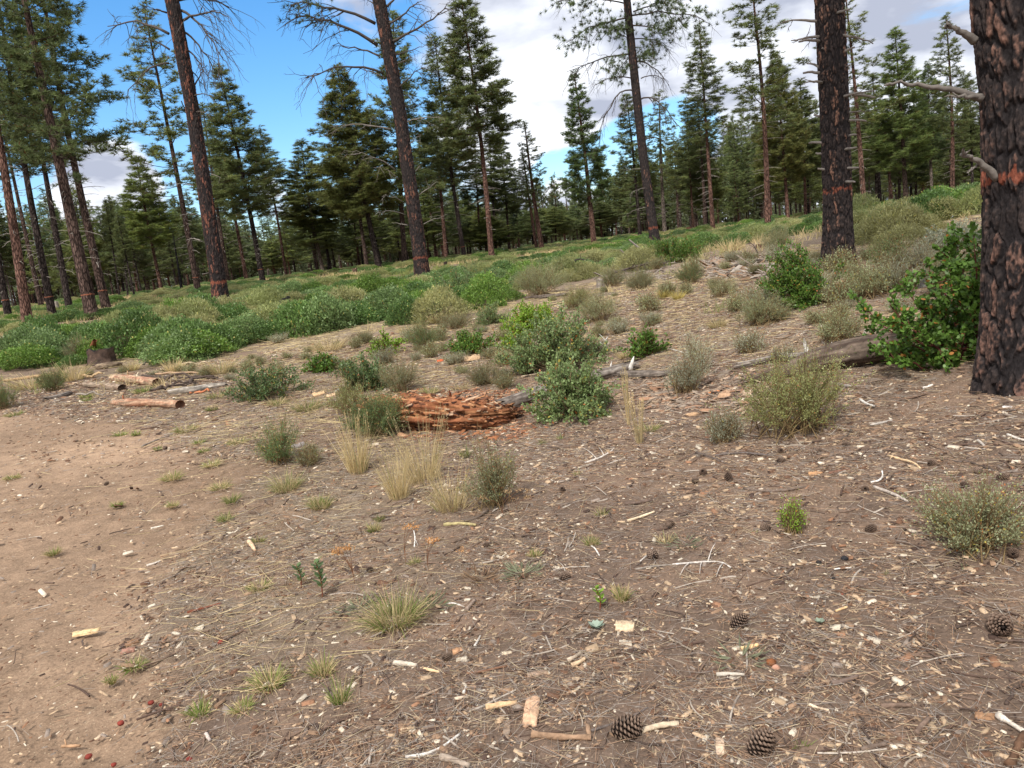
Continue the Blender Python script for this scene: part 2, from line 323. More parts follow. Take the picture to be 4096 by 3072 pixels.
# ------------------------------------------------------------------ pine crowns (templates of 20 x 2.6 m, scaled onto each trunk)
def needle_tufts(P, Dr, K, L, Wd, rng, col, fan=.75):
    n = len(P); Pk = np.repeat(P, K, 0); Dk = np.repeat(unit(Dr), K, 0)
    d = unit(Dk * .65 + rng.normal(size=(n * K, 3)) * fan + np.array([0, 0, .28]))
    Lk = L * rng.uniform(.7, 1.25, n * K); s = rng.normal(size=(n * K, 3))
    V, Fc = leafs(Pk, d, s, Lk, np.full(n * K, Wd), 3)
    tint = np.repeat(rng.uniform(.5, 1.5, (n, 1)), K, 0) * rng.uniform(.8, 1.25, (n * K, 1))
    C = col * tint; dead = rng.random(n * K) < .035; C[dead] = s2l(120, 80, 45)
    return V, Fc, np.repeat(C, 3, 0)
def crown_parts(seed, H=20., Wr=2.6, nb=110, shape='cone', tw=1.0, K=13, L=.34, Wd=.045, col=(.16, .19, .072), gap=.1):
    rng = np.random.default_rng(seed); col = np.array(col)
    BP, BR, TP, TR, NP, ND = [], [], [], [], [], []
    for q in range(nb):
        tt = (q + rng.uniform(0, 1)) / nb
        if rng.random() < gap: continue
        hj = rng.normal() * .12 * H / 20
        h = H * tt ** .95 + rng.normal() * .3
        if shape == 'cone': pr = (1 - tt) ** .8 * sstep(-.12, .16, tt) + .05
        elif shape == 'column': pr = (1 - tt ** 2.4) * .85 * sstep(-.3, .3, tt) * (1 - .25 * tt) + .06
        else: pr = (1 - tt) ** .55 * (.65 + .35 * math.sin(q * 1.7)) + .05
        Lb = Wr * pr * rng.uniform(.62, 1.12); a = q * 2.39996 + rng.normal() * .35
        el = math.radians(-6 + 54 * tt ** 1.2 + rng.normal() * 13); d0 = np.array([math.cos(a) * math.cos(el), math.sin(a) * math.cos(el), math.sin(el)])
        s = np.linspace(0, 1, 5); P = np.array([0, 0, h]) + d0 * (s * Lb)[:, None]; P[:, 2] += rng.uniform(.1, .4) * Lb * s ** 2.2 - .10 * Lb * np.sin(s * math.pi)
        P[:, :2] += rng.normal(size=2) * .05 * s[:, None] * Lb
        BP.append(P); BR.append((.008 + .011 * Lb) * (1 - .8 * s) + .004)
        ntw = max(3, int(Lb * 7.5 * tw))
        for k in range(ntw):
            f = 1 if k == 0 else rng.uniform(.28, 1.0) ** .8
            p0 = np.array([np.interp(f, s, P[:, c]) for c in range(3)]); az = a + rng.choice([-1, 1]) * rng.uniform(.35, 1.2) * (0 if k == 0 else 1)
            e2 = rng.uniform(-.45, 1.15); d1 = np.array([math.cos(az) * math.cos(e2), math.sin(az) * math.cos(e2), math.sin(e2)])
            Lt = (.22 + .30 * Lb * (1.12 - f)) * rng.uniform(.6, 1.2); p1 = p0 + d1 * Lt
            TP.append(np.stack([p0, p0 + d1 * Lt * .5 + [0, 0, -.03], p1])); TR.append([.012, .009, .006])
            NP.append(p1); ND.append(d1 + [0, 0, .3])
            if Lt > .22: NP.append(p0 + d1 * Lt * .6 + rng.normal(size=3) * .12); ND.append(d1 + [0, 0, .5])
            if Lt > .45: NP.append(p1 + rng.normal(size=3) * .16); ND.append(d1 + [0, 0, .4])
    for k in range(10): NP.append(np.array([0, 0, H * (1 + .006 * (k - 6))]) + rng.normal(size=3) * .06); ND.append([rng.normal() * .3, rng.normal() * .3, 1])
    nv = needle_tufts(np.array(NP), np.array(ND, float), K, L, Wd, rng, col)
    bc = s2l(70, 58, 50)
    return [nv], [tubes(np.array(BP), np.array(BR), 4) + (bc,), tubes(np.array(TP), np.array(TR), 3) + (bc,)]
CROWNS = []
specs = [dict(shape='cone', nb=190, tw=1.15, K=15), dict(shape='cone', nb=170, Wr=2.3, tw=1.0), dict(shape='column', nb=165, Wr=2.2, tw=1.1), dict(shape='open', nb=95, Wr=3.0, tw=.9, gap=.2, K=16),
         dict(shape='cone', nb=210, Wr=3.2, tw=1.2, col=(.165, .19, .070), K=15, gap=.05), dict(shape='column', nb=140, Wr=2.4, tw=.95, gap=.15), dict(shape='open', nb=150, Wr=2.8, tw=1.1, K=14)]
for q, sp in enumerate(specs):
    nv, bv = crown_parts(100 + q, **sp)
    CROWNS.append((mesh_from('crown', nv, M_NEEDLE), mesh_from('branches', bv, M_TWIG, True), sp.get('Wr', 2.6)))
def dead_template(seed, H=10., n=34):
    rng = np.random.default_rng(seed); P1, R1, P2, R2 = [], [], [], []
    for q in range(n):
        h = H * (q + rng.random()) / n; a = rng.uniform(0, 6.283); Lb = rng.uniform(.35, 2.0) * (.5 + .5 * h / H)
        s = np.linspace(0, 1, 6); el = rng.uniform(-.25, .35); d = np.array([math.cos(a) * math.cos(el), math.sin(a) * math.cos(el), math.sin(el)])
        P = np.array([0, 0, h]) + d * (s * Lb)[:, None]; P[:, 2] -= .28 * Lb * s ** 2; P += rng.normal(size=P.shape) * .025 * Lb * s[:, None]
        P1.append(P); R1.append(.018 * (1 - .75 * s) + .004)
        for k in range(rng.integers(1, 5)):
            f = rng.uniform(.3, .95); p0 = np.array([np.interp(f, s, P[:, c]) for c in range(3)]); d1 = unit(d + rng.normal(size=3) * .8); l = Lb * rng.uniform(.15, .4)
            P2.append(np.stack([p0, p0 + d1 * l * .5, p0 + d1 * l + [0, 0, -.15 * l]])); R2.append([.008, .006, .003])
    C = s2l(150, 142, 132)
    return mesh_from('dead_limbs', [tubes(np.array(P1), np.array(R1), 4) + (C,), tubes(np.array(P2), np.array(R2), 3) + (C,)], M_TWIG, True)
DEADS = [dead_template(200 + q) for q in range(5)]

BARKS = dict(dark=s2l(74, 64, 60), red=s2l(124, 94, 82), brown=s2l(98, 80, 72), black=s2l(34, 32, 32), grey=s2l(125, 112, 102))
def trunk_curve(B, T, rng, M=26, bend=.012):
    s = np.linspace(0, 1, M); H = np.linalg.norm(T - B); P = B + (T - B) * s[:, None]
    w = np.sin(s * math.pi); P[:, 0] += w * rng.normal() * bend * H * .5; P[:, 1] += w * rng.normal() * bend * H * .5
    return P
def trunk_rad(s, r, flare=.28): return r * (1 - .88 * s ** 1.05) * (1 + flare * np.exp(-s * 55)) + .015
def along(P, f): s = np.r_[0, np.cumsum(np.linalg.norm(np.diff(P, axis=0), axis=1))]; s = s / s[-1]; return np.array([np.interp(f, s, P[:, c]) for c in range(3)])
def add_crown(root, P, f0, f1, wid, k, rng, tint, deadk=None, f_dead=.1):
    p0, p1 = along(P, f0), along(P, f1); v = Vector(p1 - p0); L = v.length; q = Vector((0, 0, 1)).rotation_difference(v)
    q = q @ Quaternion((0, 0, 1), rng.uniform(0, 6.28)); cm, bm, Wr = CROWNS[k]; sw = wid / 2 / Wr
    for nm, me in (('crown', cm), ('branches', bm)):
        o = link(nm, me, root); o.location = Vector(p0) - root.location; o.rotation_mode = 'QUATERNION'; o.rotation_quaternion = q; o.scale = (sw, sw, L / 20)
        o.color = tuple(tint) + (1,)
    if deadk is not None:
        p2 = along(P, f_dead); v = Vector(along(P, min(f0 + .12, .9)) - p2); o = link('dead_limbs', DEADS[deadk], root)
        o.location = Vector(p2) - root.location; o.rotation_mode = 'QUATERNION'
        o.rotation_quaternion = Vector((0, 0, 1)).rotation_difference(v) @ Quaternion((0, 0, 1), rng.uniform(0, 6.28)); o.scale = (max(.5, sw * .9),) * 2 + (v.length / 10,)
def band(root, P, r_fn, h, px_h, rng, col=s2l(140, 88, 66)):
    """ragged ring of sprayed paint following the bark"""
    H = np.linalg.norm(P[-1] - P[0]); S = 40; a = np.arange(S) / S * 2 * np.pi; V = []; 
    top = h + px_h * (.5 + .35 * rng.normal(size=S)); bot = h - px_h * (.5 + .35 * rng.normal(size=S))
    for z in (0, 1):
        hh = bot if z == 0 else np.maximum(top, bot + px_h * .3)
        for q in range(S):
            f = hh[q] / H; c = along(P, f); V.append(c + r_fn(f) * np.array([math.cos(a[q]), math.sin(a[q]), 0]))
    i = np.arange(S); Fc = np.stack([i, (i + 1) % S, (i + 1) % S + S, i + S], 1)
    return obj('paint_band', [(np.array(V), Fc, col)], M_PAINT, root, True)
def pine(label, bx, by, w, tx, ty, f0, cw, k, bark='brown', bandy=0, D=None, tint=(1, 1, 1), dead=True, group=None, seed=0, diam=.62, name='pine_tree'):
    rng = np.random.default_rng(abs(seed + int(bx * 7 + by))); D = D or min(105, max(28, diam * F / w))
    b = at_dist(bx, by, D); B = np.array([b[0], b[1], g1(b[0], b[1]) - .08]); T = at_dist(tx, ty, D); ca = math.cos(math.atan2(B[0], B[1])) ** 1.6; r = .5 * w / F * D / 1.12 * ca
    root = empty(name, B, label, 'tree', group); P = trunk_curve(B, T, rng); s = np.linspace(0, 1, 26)
    s = np.r_[0, .004, .012, .03, s[1:]][:29]; s = np.sort(s); Pc = np.stack([np.interp(s, np.linspace(0, 1, 26), P[:, c]) for c in range(3)], 1)
    V, Fc = tubes(Pc, trunk_rad(s, r), 16)
    obj('trunk', [(V, Fc, BARKS[bark] * rng.uniform(.9, 1.1))], M_BARK, root, True)
    if k is not None: add_crown(root, P, f0, 1.0, cw / F * D * ca, k, rng, np.array(tint) * rng.uniform(.9, 1.1), rng.integers(5) if dead else None)
    if bandy:
        band(root, P, lambda f: trunk_rad(f, r) + .012, 1.42, .055, rng)
    return root, P, r, B, D
# ------------------------------------------------------------------ pines one can tell apart
G = (1, 1, 1); OL = (1.06, 1.03, .9); BL = (.85, 1.0, 1.15); DK = (.85, .9, .92)
TREES = [
 # label, base x, y, trunk px, top x, y, crown start, crown px, template, bark, band, D, tint
 ('tall dark leaning pine with orange paint ring and lichen-speckled limbs, leftmost large trunk', 371, 1275, 57, -10, -500, .36, 500, 3, 'brown', 1, 46, DK),
 ('slimmer painted pine standing just right behind the large leaning trunk at left', 428, 1240, 38, 120, -330, .40, 470, 6, 'brown', 1, 55, DK),
 ('reddish bare lower trunk without paint ring at the left edge of the wood', 105, 1270, 46, -190, -420, .42, 420, 3, 'red', 0, 48, DK),
 ('dark painted pine trunk just right of the reddish one at far left', 209, 1257, 35, -20, -100, .45, 380, 5, 'dark', 1, 55, DK),
 ('dark pine beside the grey snag stub at left, trunk without paint', 278, 1236, 30, 60, -20, .45, 360, 6, 'dark', 0, 62, DK),
 ('thin dark pine with paint ring cut by the left edge of the photo', 30, 1250, 32, -170, 100, .45, 300, 5, 'dark', 1, 62, DK),
 ('slender grey-brown pine in the gap behind the far left trunks', 164, 1215, 22, -40, 250, .55, 260, 5, 'brown', 0, 82, G),
 ('tall airy pine whose crown top reaches the blue sky left of the bare trunk', 797, 1190, 27, 575, 30, .36, 430, 3, 'brown', 1, 66, OL),
 ('charred black leaning snag without branches in the left wood', 725, 1150, 13, 690, 930, .5, 0, None, 'black', 0, 80, G),
 ('small dark leaning sapling trunk on the tan grass at left', 540, 1194, 9, 470, 860, .5, 90, 2, 'dark', 0, 75, G),
 ('thin short sapling left of the leaning sapling in the tan grass', 510, 1181, 8, 490, 950, .5, 80, 1, 'dark', 0, 80, G),
 ('thin straight sapling with grey twigs far left of the tan clearing', 477, 1181, 9, 420, 800, .5, 90, 2, 'dark', 0, 85, G),
 ('bright green bushy young pine in the left wood', 645, 1151, 16, 545, 640, .35, 260, 0, 'red', 0, 85, (1.3, 1.35, 1.0)),
 ('pine half hidden behind the painted bare trunk, grey-brown stem', 915, 1139, 18, 810, 420, .45, 220, 1, 'brown', 0, 90, G),
 ('reddish slim pine between the bare trunk and the dark forked crown', 989, 1135, 17, 880, 560, .5, 210, 2, 'red', 0, 92, G),
 ('full dark green pyramid crown right of the bare painted trunk', 1053, 1135, 24, 880, 285, .32, 330, 0, 'dark', 1, 76, G),
 ('slim red-barked pine with crown high up, left of the tan ridge', 1147, 1112, 13, 1040, 520, .45, 210, 2, 'red', 0, 98, G),
 ('broad pointed pine above the tan ridge with pale straight stem', 1294, 1097, 18, 1205, 572, .36, 270, 0, 'grey', 0, 98, OL),
 ('pine stem standing close left of the pale straight stem', 1272, 1100, 11, 1180, 700, .5, 150, 2, 'brown', 0, 104, G),
 ('dark stem close right of the pale straight stem', 1321, 1093, 14, 1265, 680, .4, 190, 1, 'dark', 0, 102, G),
 ('slim red stem under the broad olive crown, left side', 1439, 1081, 11, 1390, 720, .5, 150, 2, 'red', 0, 104, G),
 ('broad heavy olive-green pine crown against blue sky left of the leaning trunk', 1517, 1077, 25, 1348, 275, .27, 410, 4, 'dark', 0, 78, OL),
 ('thick stem paired with the olive pine, standing to its left', 1470, 1081, 18, 1390, 520, .38, 240, 4, 'brown', 0, 92, OL),
 ('tall narrow pine directly behind the leaning painted trunk', 1620, 1070, 24, 1572, 60, .28, 330, 6, 'brown', 0, 80, G),
 ('charred black slim stem left of the leaning painted trunk', 1631, 1062, 12, 1600, 780, .5, 120, 1, 'black', 0, 96, DK),
 ('slim red stem just right of the leaning painted trunk', 1748, 1046, 12, 1690, 560, .5, 190, 2, 'red', 0, 102, G),
 ('reddish stem with grey dead twigs, second right of the leaning trunk', 1786, 1042, 18, 1735, 430, .45, 230, 0, 'red', 0, 94, G),
 ('dark painted pine with pointed crown left of the tallest central pine', 1860, 1045, 20, 1738, 148, .36, 300, 1, 'dark', 1, 84, G),
 ('tallest central pine, dense crown against clouds on a reddish stem', 1969, 1050, 24, 1838, -50, .40, 350, 0, 'red', 0, 74, G),
 ('slim stem with drooping grey twigs left of the tallest central pine stem', 1924, 1026, 12, 1900, 600, .45, 170, 2, 'red', 0, 100, DK),
 ('slim dark stem right of the tallest central pine', 1985, 1018, 12, 1955, 540, .45, 200, 1, 'dark', 0, 100, G),
 ('bushy mid-height pine right below the tallest central crown', 2038, 1010, 12, 1998, 560, .35, 190, 0, 'brown', 0, 104, G),
 ('lone twin-stemmed pine in the open cloudy gap', 2168, 995, 22, 2098, 493, .38, 165, 3, 'red', 0, 80, G),
 ('second stem of the twin pine in the open cloudy gap, slightly shorter', 2148, 997, 15, 2088, 600, .42, 110, 5, 'red', 0, 81, G),
 ('small distant pine left of the twin pine in the gap', 2078, 1003, 8, 2059, 765, .3, 80, 1, 'red', 0, 105, BL),
 ('dense spire-shaped dark pine with reddish stem in the cloudy gap', 2376, 975, 24, 2298, 305, .26, 215, 0, 'red', 0, 78, (.85, 1, .95)),
 ('dark slim pine right of the spire-shaped pine', 2560, 940, 16, 2506, 384, .34, 240, 6, 'dark', 0, 92, G),
 ('grey-stemmed pine right behind the drooping painted pine', 2658, 917, 18, 2636, 376, .36, 230, 3, 'grey', 0, 92, OL),
 ('slim brown stem between the drooping pine and the red column pine', 2771, 905, 11, 2745, 500, .4, 190, 1, 'red', 0, 102, G),
 ('pine stem paired close left of the red column pine', 2823, 901, 15, 2790, 400, .45, 180, 2, 'brown', 0, 98, G),
 ('straight red-barked pine with narrow tall crown right of the drooping pine', 2850, 893, 19, 2798, 112, .45, 215, 2, 'red', 0, 84, G),
 ('tall red-brown pine with wide airy crown left of the big painted trunk', 3069, 870, 26, 3000, -120, .40, 400, 3, 'red', 0, 68, G),
 ('low bushy pine between the wide airy pine and the big painted trunk', 3152, 863, 16, 3100, 226, .25, 260, 4, 'red', 0, 86, (1.2, 1.1, .95)),
 ('dark-stemmed pine half behind the big painted trunk on its left', 3222, 854, 14, 3200, 330, .3, 250, 0, 'red', 0, 92, G),
 ('knobbly reddish pine with short grey snags right of the big painted trunk', 3457, 832, 24, 3380, -40, .42, 330, 3, 'red', 0, 66, OL),
 ('dark stem just right of the knobbly reddish pine', 3520, 818, 18, 3490, 300, .35, 260, 6, 'dark', 0, 86, G),
 ('broad pale green pyramid pine against the grey sky at right', 3624, 809, 21, 3580, 134, .22, 300, 0, 'brown', 0, 82, (1.1, 1.2, 1.0)),
 ('slim red stem just left of the broad pale green pyramid pine', 3565, 814, 15, 3540, 460, .4, 200, 1, 'red', 0, 94, G),
 ('narrow pine with ragged spire left of the giant charred trunk', 3809, 787, 20, 3784, 72, .34, 210, 5, 'red', 0, 80, G),
 ('shorter bushy pine between the pyramid pine and the ragged spire', 3730, 800, 14, 3712, 258, .3, 200, 4, 'grey', 0, 94, BL),
 ('dark stem half hidden by the giant charred trunk', 3891, 778, 13, 3880, 330, .4, 230, 6, 'dark', 0, 92, G),
]
for row in TREES:
    lab, bx, by, w, tx, ty, f0, cw, k, bk, bd, D, tint = row
    nm = 'pine_snag' if k is None else 'pine_tree'
    pine(lab, bx, by, w, tx, ty, f0, cw, k, bk, bd, D, tint, name=nm)
# the wood behind: pines nothing tells apart
rng = np.random.default_rng(5)
prof_x = np.array([-400, 0, 300, 700, 1000, 1300, 1500, 1800, 2000, 2130, 2300, 2450, 2600, 2800, 3000, 3300, 3600, 3950, 4500])
prof_y = np.array([640, 700, 760, 760, 790, 820, 740, 720, 790, 890, 830, 640, 560, 480, 430, 400, 370, 370, 360])
for q in range(280):
    bx = -350 + 4800 * ((q + rng.random()) / 280); D = rng.uniform(98, 190); by = 1240 - .1154 * bx
    ty = np.interp(bx - 40, prof_x, prof_y) + abs(rng.normal()) * 110 - 20 + (D - 100) * .6; ty = min(ty, by - 150)
    tx = bx - (by - ty) * (.105 + (2048 - bx) * 5.2e-5) + rng.normal() * 8
    wd = rng.uniform(8, 14) * 100 / D
    pine('one of many dark pines in the dense wood beyond the clearing', bx, by, wd, tx, ty, rng.uniform(.12, .42), rng.uniform(150, 240) * 100 / D, int(rng.integers(7)), ['red', 'dark', 'brown', 'grey'][q % 4], 0, D,
         [(1.2, 1.25, 1.25), G, (1.1, 1.2, 1.3), (1.3, 1.3, 1.1)][int(rng.integers(4))], dead=(D < 140), group='pines of the dense wood beyond the clearing', seed=q)  # lighter tints put distance haze into the crown colour; no haze volume

# ------------------------------------------------------------------ the five big pines near the camera
def limb_px(p0px, p1px, D, r, rng, sag=-.1, M=9, dd=0.0, wob=.03, tap=.72):
    a = at_dist(*p0px, D); b = at_dist(*p1px, D + dd); s = np.linspace(0, 1, M); L = np.linalg.norm(b - a)
    P = a + (b - a) * s[:, None]; P[:, 2] += -sag * L * 4 * s * (1 - s) * .5; P[1:] += rng.normal(size=(M - 1, 3)) * wob * L * s[1:, None] * .5
    return P, r * (1 - tap * s)
def twigs_on(P, n, rng, len_, droop, r=.008, start=.25, spread=.9):
    s = np.linspace(0, 1, len(P)); out, rad = [], []; L = np.linalg.norm(P[-1] - P[0]); T = unit(P[-1] - P[0])
    for k in range(n):
        f = rng.uniform(start, 1); p0 = np.array([np.interp(f, s, P[:, c]) for c in range(3)]); d = unit(T * .8 + rng.normal(size=3) * spread * .6 + np.array([0, 0, -droop * .3])); l = len_ * rng.uniform(.4, 1.2) * (1.15 - .5 * f)
        t = np.linspace(0, 1, 6)[:, None]; q = p0 + d * t * l + np.array([0, 0, -1]) * droop * l * t ** 2 * .8 + np.array([0, 0, 1]) * droop * .25 * l * t ** 4; q[1:] += rng.normal(size=(5, 3)) * .03 * l
        out.append(q); rad.append(r * (1 - .7 * t[:, 0]))
    return np.array(out), np.array(rad)
def near_trunk(name, label, bx, by, D, pts, widths, S, M, plates, bandh, seed, flare=.2, topH=25.):
    """pts: list of (px,py) axis points up the trunk at distance D, widths in px at the same points"""
    rng = np.random.default_rng(seed); b = at_dist(bx, by, D); B = np.array([b[0], b[1], g1(b[0], b[1]) - .12])
    Q = [B] + [at_dist(px, py, D) for px, py in pts]; Wd = [widths[0]] + list(widths)
    d = unit(Q[-1] - Q[1]); end = Q[-1] + d * (topH - (Q[-1][2] - B[2])) / d[2]
    Q = np.array(Q + [end]); ca = math.cos(math.atan2(B[0], B[1])) ** 1.75; rad = np.array([.5 * w / F * D * ca for w in Wd] + [.04])
    zz = Q[:, 2]; hv = np.r_[np.linspace(0, zz[-2] + .6 - B[2], M), np.linspace(zz[-2] + 1.2 - B[2], topH, 14)]
    P = np.stack([np.interp(hv + B[2], zz, Q[:, c]) for c in range(3)], 1)
    for _ in range(6): P[1:-1, :2] = .25 * P[:-2, :2] + .5 * P[1:-1, :2] + .25 * P[2:, :2]
    r = np.interp(hv + B[2], zz, rad) * (1 + flare * np.exp(-hv / .28))
    a = np.arange(S) / S * 2 * np.pi; AA, HH = np.meshgrid(a, hv); RR = np.repeat(r[:, None], S, 1); circ = AA * rad[1]
    RR = RR * (1 + .09 * np.exp(-HH / .5) * np.sin(AA * 5 + 1.3)) * (1 + .03 * np.sin(AA * 3 + HH * .7))
    # bark plates: stretched voronoi, ragged furrows
    cw_, ch_ = plates; nper = max(3, int(round(2 * math.pi * rad[1] / cw_))); cw_ = 2 * math.pi * rad[1] / nper
    wx = (fbm(np.cos(AA) * 6 * rad[1] * 3, np.sin(AA) * 6 * rad[1] * 3, HH * 9, s=seed, o=3) - .5) * .9; wy = (fbm(np.cos(AA) * 9 * rad[1] * 3, np.sin(AA) * 9 * rad[1] * 3, HH * 6, s=seed + 9, o=3) - .5) * .8
    u = circ / cw_ + wx; v = HH / ch_ + wy; i0, j0 = np.floor(u), np.floor(v); f1 = np.full(u.shape, 9.); f2 = f1.copy(); idn = np.zeros(u.shape)
    for di in (-1, 0, 1):
        for dj in (-1, 0, 1):
            ii, jj = i0 + di, j0 + dj; im = np.mod(ii, nper); rx, ry, rid = _h(im, jj, im * 0, seed), _h(im, jj, im * 0, seed + 1), _h(im, jj, im * 0, seed + 2)
            dd = np.hypot(ii + rx - u, jj + ry - v); m = dd < f1; f2 = np.where(m, f1, np.minimum(f2, dd)); idn = np.where(m, rid, idn); f1 = np.where(m, dd, f1)
    pl = sstep(.05, .32, f2 - f1); fine = fbm(np.cos(AA) * rad[1] * 60, np.sin(AA) * rad[1] * 60, HH * 35, s=seed + 4, o=3)
    dep = .05 * rad[1] + .008; RR = RR + (pl - .8) * dep + (fine - .5) * .012 + idn * .006
    V = np.stack([P[:, 0:1] + RR * np.cos(AA), P[:, 1:2] + RR * np.sin(AA), np.repeat(P[:, 2:3], S, 1)], -1)
    return rng, B, P, r, V, pl, idn, fine, AA, HH
def near_colors(pl, idn, fine, HH, AA, rng, bandh, amount, seed, plc=s2l(116, 88, 76)):
    black = s2l(40, 36, 36); char = s2l(72, 62, 58)
    big = fbm(np.cos(AA) * 2, np.sin(AA) * 2, HH * 1.1, s=seed + 7, o=3)
    bare = sstep(.35, .8, idn * .6 + amount + (big - .5) * 1.2 + (fine - .5) * .9) * sstep(.35, .9, pl)
    C = black + (char - black) * (sstep(.3, .75, fine) * pl)[..., None]; C = C + (plc * (.65 + .7 * fine[..., None]) - C) * bare[..., None]
    if bandh:
        hb, wb = bandh; rag = (fbm(AA * 9, HH * 12, s=seed + 3, o=3) - .5) * .16 + (fbm(AA * 2, HH * 0, s=seed + 5, o=2) - .5) * .05
        m = sstep(wb, wb * .5, np.abs(HH - hb + rag)) * sstep(.30, .62, fine * .55 + pl * .45 + .12); C = C + (s2l(150, 84, 62) - C) * (m * .62)[..., None]
    return C
def faces_cyl(n, S):
    i = np.arange(n * S).reshape(n, S); j = np.roll(i, -1, 1); return np.stack([i[:-1], j[:-1], j[1:], i[1:]], -1).reshape(-1, 4)
GREY = s2l(132, 124, 116); DKG = s2l(88, 80, 74)
def limb_obj(root, a, b, D, r, rng, tw=0, twl=.5, droop=.2, sag=0, col=GREY, dd=0., start=.25, twr=.3, M=9, wob=.03, name='dead_branch', label=None):
    P, R = limb_px(a, b, D, r, rng, sag, M, dd, wob, .45 if not tw else .72); parts = [tubes(P, R, 8, True) + (col,)]
    if tw:
        tp, tr = twigs_on(P, tw, rng, twl, droop, r * twr, start); parts.append(tubes(tp, tr, 5) + (col,))
        t2, r2 = [], []
        for q in tp[::1]:
            a2, b2 = twigs_on(q, 2, rng, twl * .4, droop, r * twr * .55, .3); t2.append(a2); r2.append(b2)
        parts.append(tubes(np.concatenate(t2), np.concatenate(r2), 3) + (col,))
    o = obj(name, parts, M_TWIG, root, True)
    if label: o['label'] = label
    return P
# giant charred trunk at the right edge
rng, B, P, r, V, pl, idn, fine, AA, HH = near_trunk('pine_tree', '', 4128, 1500, 5.9, [(4128, 1480), (4128, 1200), (4126, 780), (4118, 400), (4098, 0)], [400, 376, 368, 366, 398], 360, 620, (.075, .26), 1.4, 31, flare=.16, topH=26)
C = near_colors(pl, idn, fine, HH, AA, rng, (1.45, .038), -.02, 31)
root = empty('pine_tree', B, 'giant pine at the right edge with furrowed black and orange-brown plate bark and orange ring', 'tree')
obj('trunk', [(V, faces_cyl(*V.shape[:2]), C.reshape(-1, 3))], M_PLATES, root, True)
for a, b_, rr_, sg, lb in [((3930, 398), (3550, 340), .024, -.13, 'long grey arched dead branch'), ((3900, 165), (3785, 100), .028, -.1, 'short thick broken dead branch'), ((3925, 385), (3808, 388), .018, 0, None), ((3990, 715), (3842, 618), .028, -.18, 'stout grey curved dead branch'), ((3922, 655), (3880, 680), .012, 0, None)]:
    limb_obj(root, a, b_, 5.75, rr_, rng, tw=2, twl=.09, droop=0, start=.75, twr=.6, M=16, sag=sg, wob=.05, label=lb, dd=-.15, col=GREY * .68)
add_crown(root, P, .42, 1., 5.5, 3, rng, DK)
# big painted trunk, second from right
rng, B, P, r, V, pl, idn, fine, AA, HH = near_trunk('pine_tree', '', 3357, 1066, 13.8, [(3356, 1045), (3352, 900), (3351, 785), (3335, 400), (3315, 0)], [128, 116, 112, 112, 110], 150, 420, (.07, .24), 1.4, 57, flare=.22, topH=28)
C = near_colors(pl, idn, fine, HH, AA, rng, (1.42, .034), -.12, 57, s2l(140, 104, 86))
root = empty('pine_tree', B, 'big straight dark pine with orange ring and short grey snags, right of centre', 'tree')
obj('trunk', [(V, faces_cyl(*V.shape[:2]), C.reshape(-1, 3))], M_PLATES, root, True)
T4c = lambda x, y: (3000 + x / 1.106, y / 1.106)
for a, b_, tw in [((290, 92), (148, 95), 3), ((300, 158), (182, 182), 5), ((295, 180), (217, 182), 0), ((305, 300), (247, 278), 1), ((300, 320), (233, 322), 0), ((308, 362), (240, 368), 2), ((370, 68), (440, 42), 0), ((392, 150), (545, 188), 2), ((415, 235), (462, 210), 0),
                  ((372, 330), (450, 285), 1), ((398, 432), (545, 405), 2), ((470, 415), (555, 432), 0), ((392, 518), (492, 488), 1), ((425, 532), (515, 535), 0), ((365, 610), (420, 560), 0), ((322, 515), (282, 512), 0), ((318, 630), (262, 632), 0), ((330, 680), (292, 680), 0),
                  ((425, 605), (470, 595), 0), ((425, 662), (470, 655), 0), ((430, 745), (480, 742), 0), ((432, 805), (465, 803), 0), ((325, 748), (300, 748), 0), ((350, 240), (318, 212), 0)]:
    ax = (a[0] - 18 if b_[0] > a[0] else a[0] + 18, a[1] + 4); limb_obj(root, T4c(*ax), T4c(*b_), 13.7, .027, rng, tw=tw, twl=.25, sag=-.07, droop=.0, col=GREY * .9, dd=rng.uniform(-.5, .3), wob=.04)
add_crown(root, P, .40, 1., 6, 3, rng, DK)
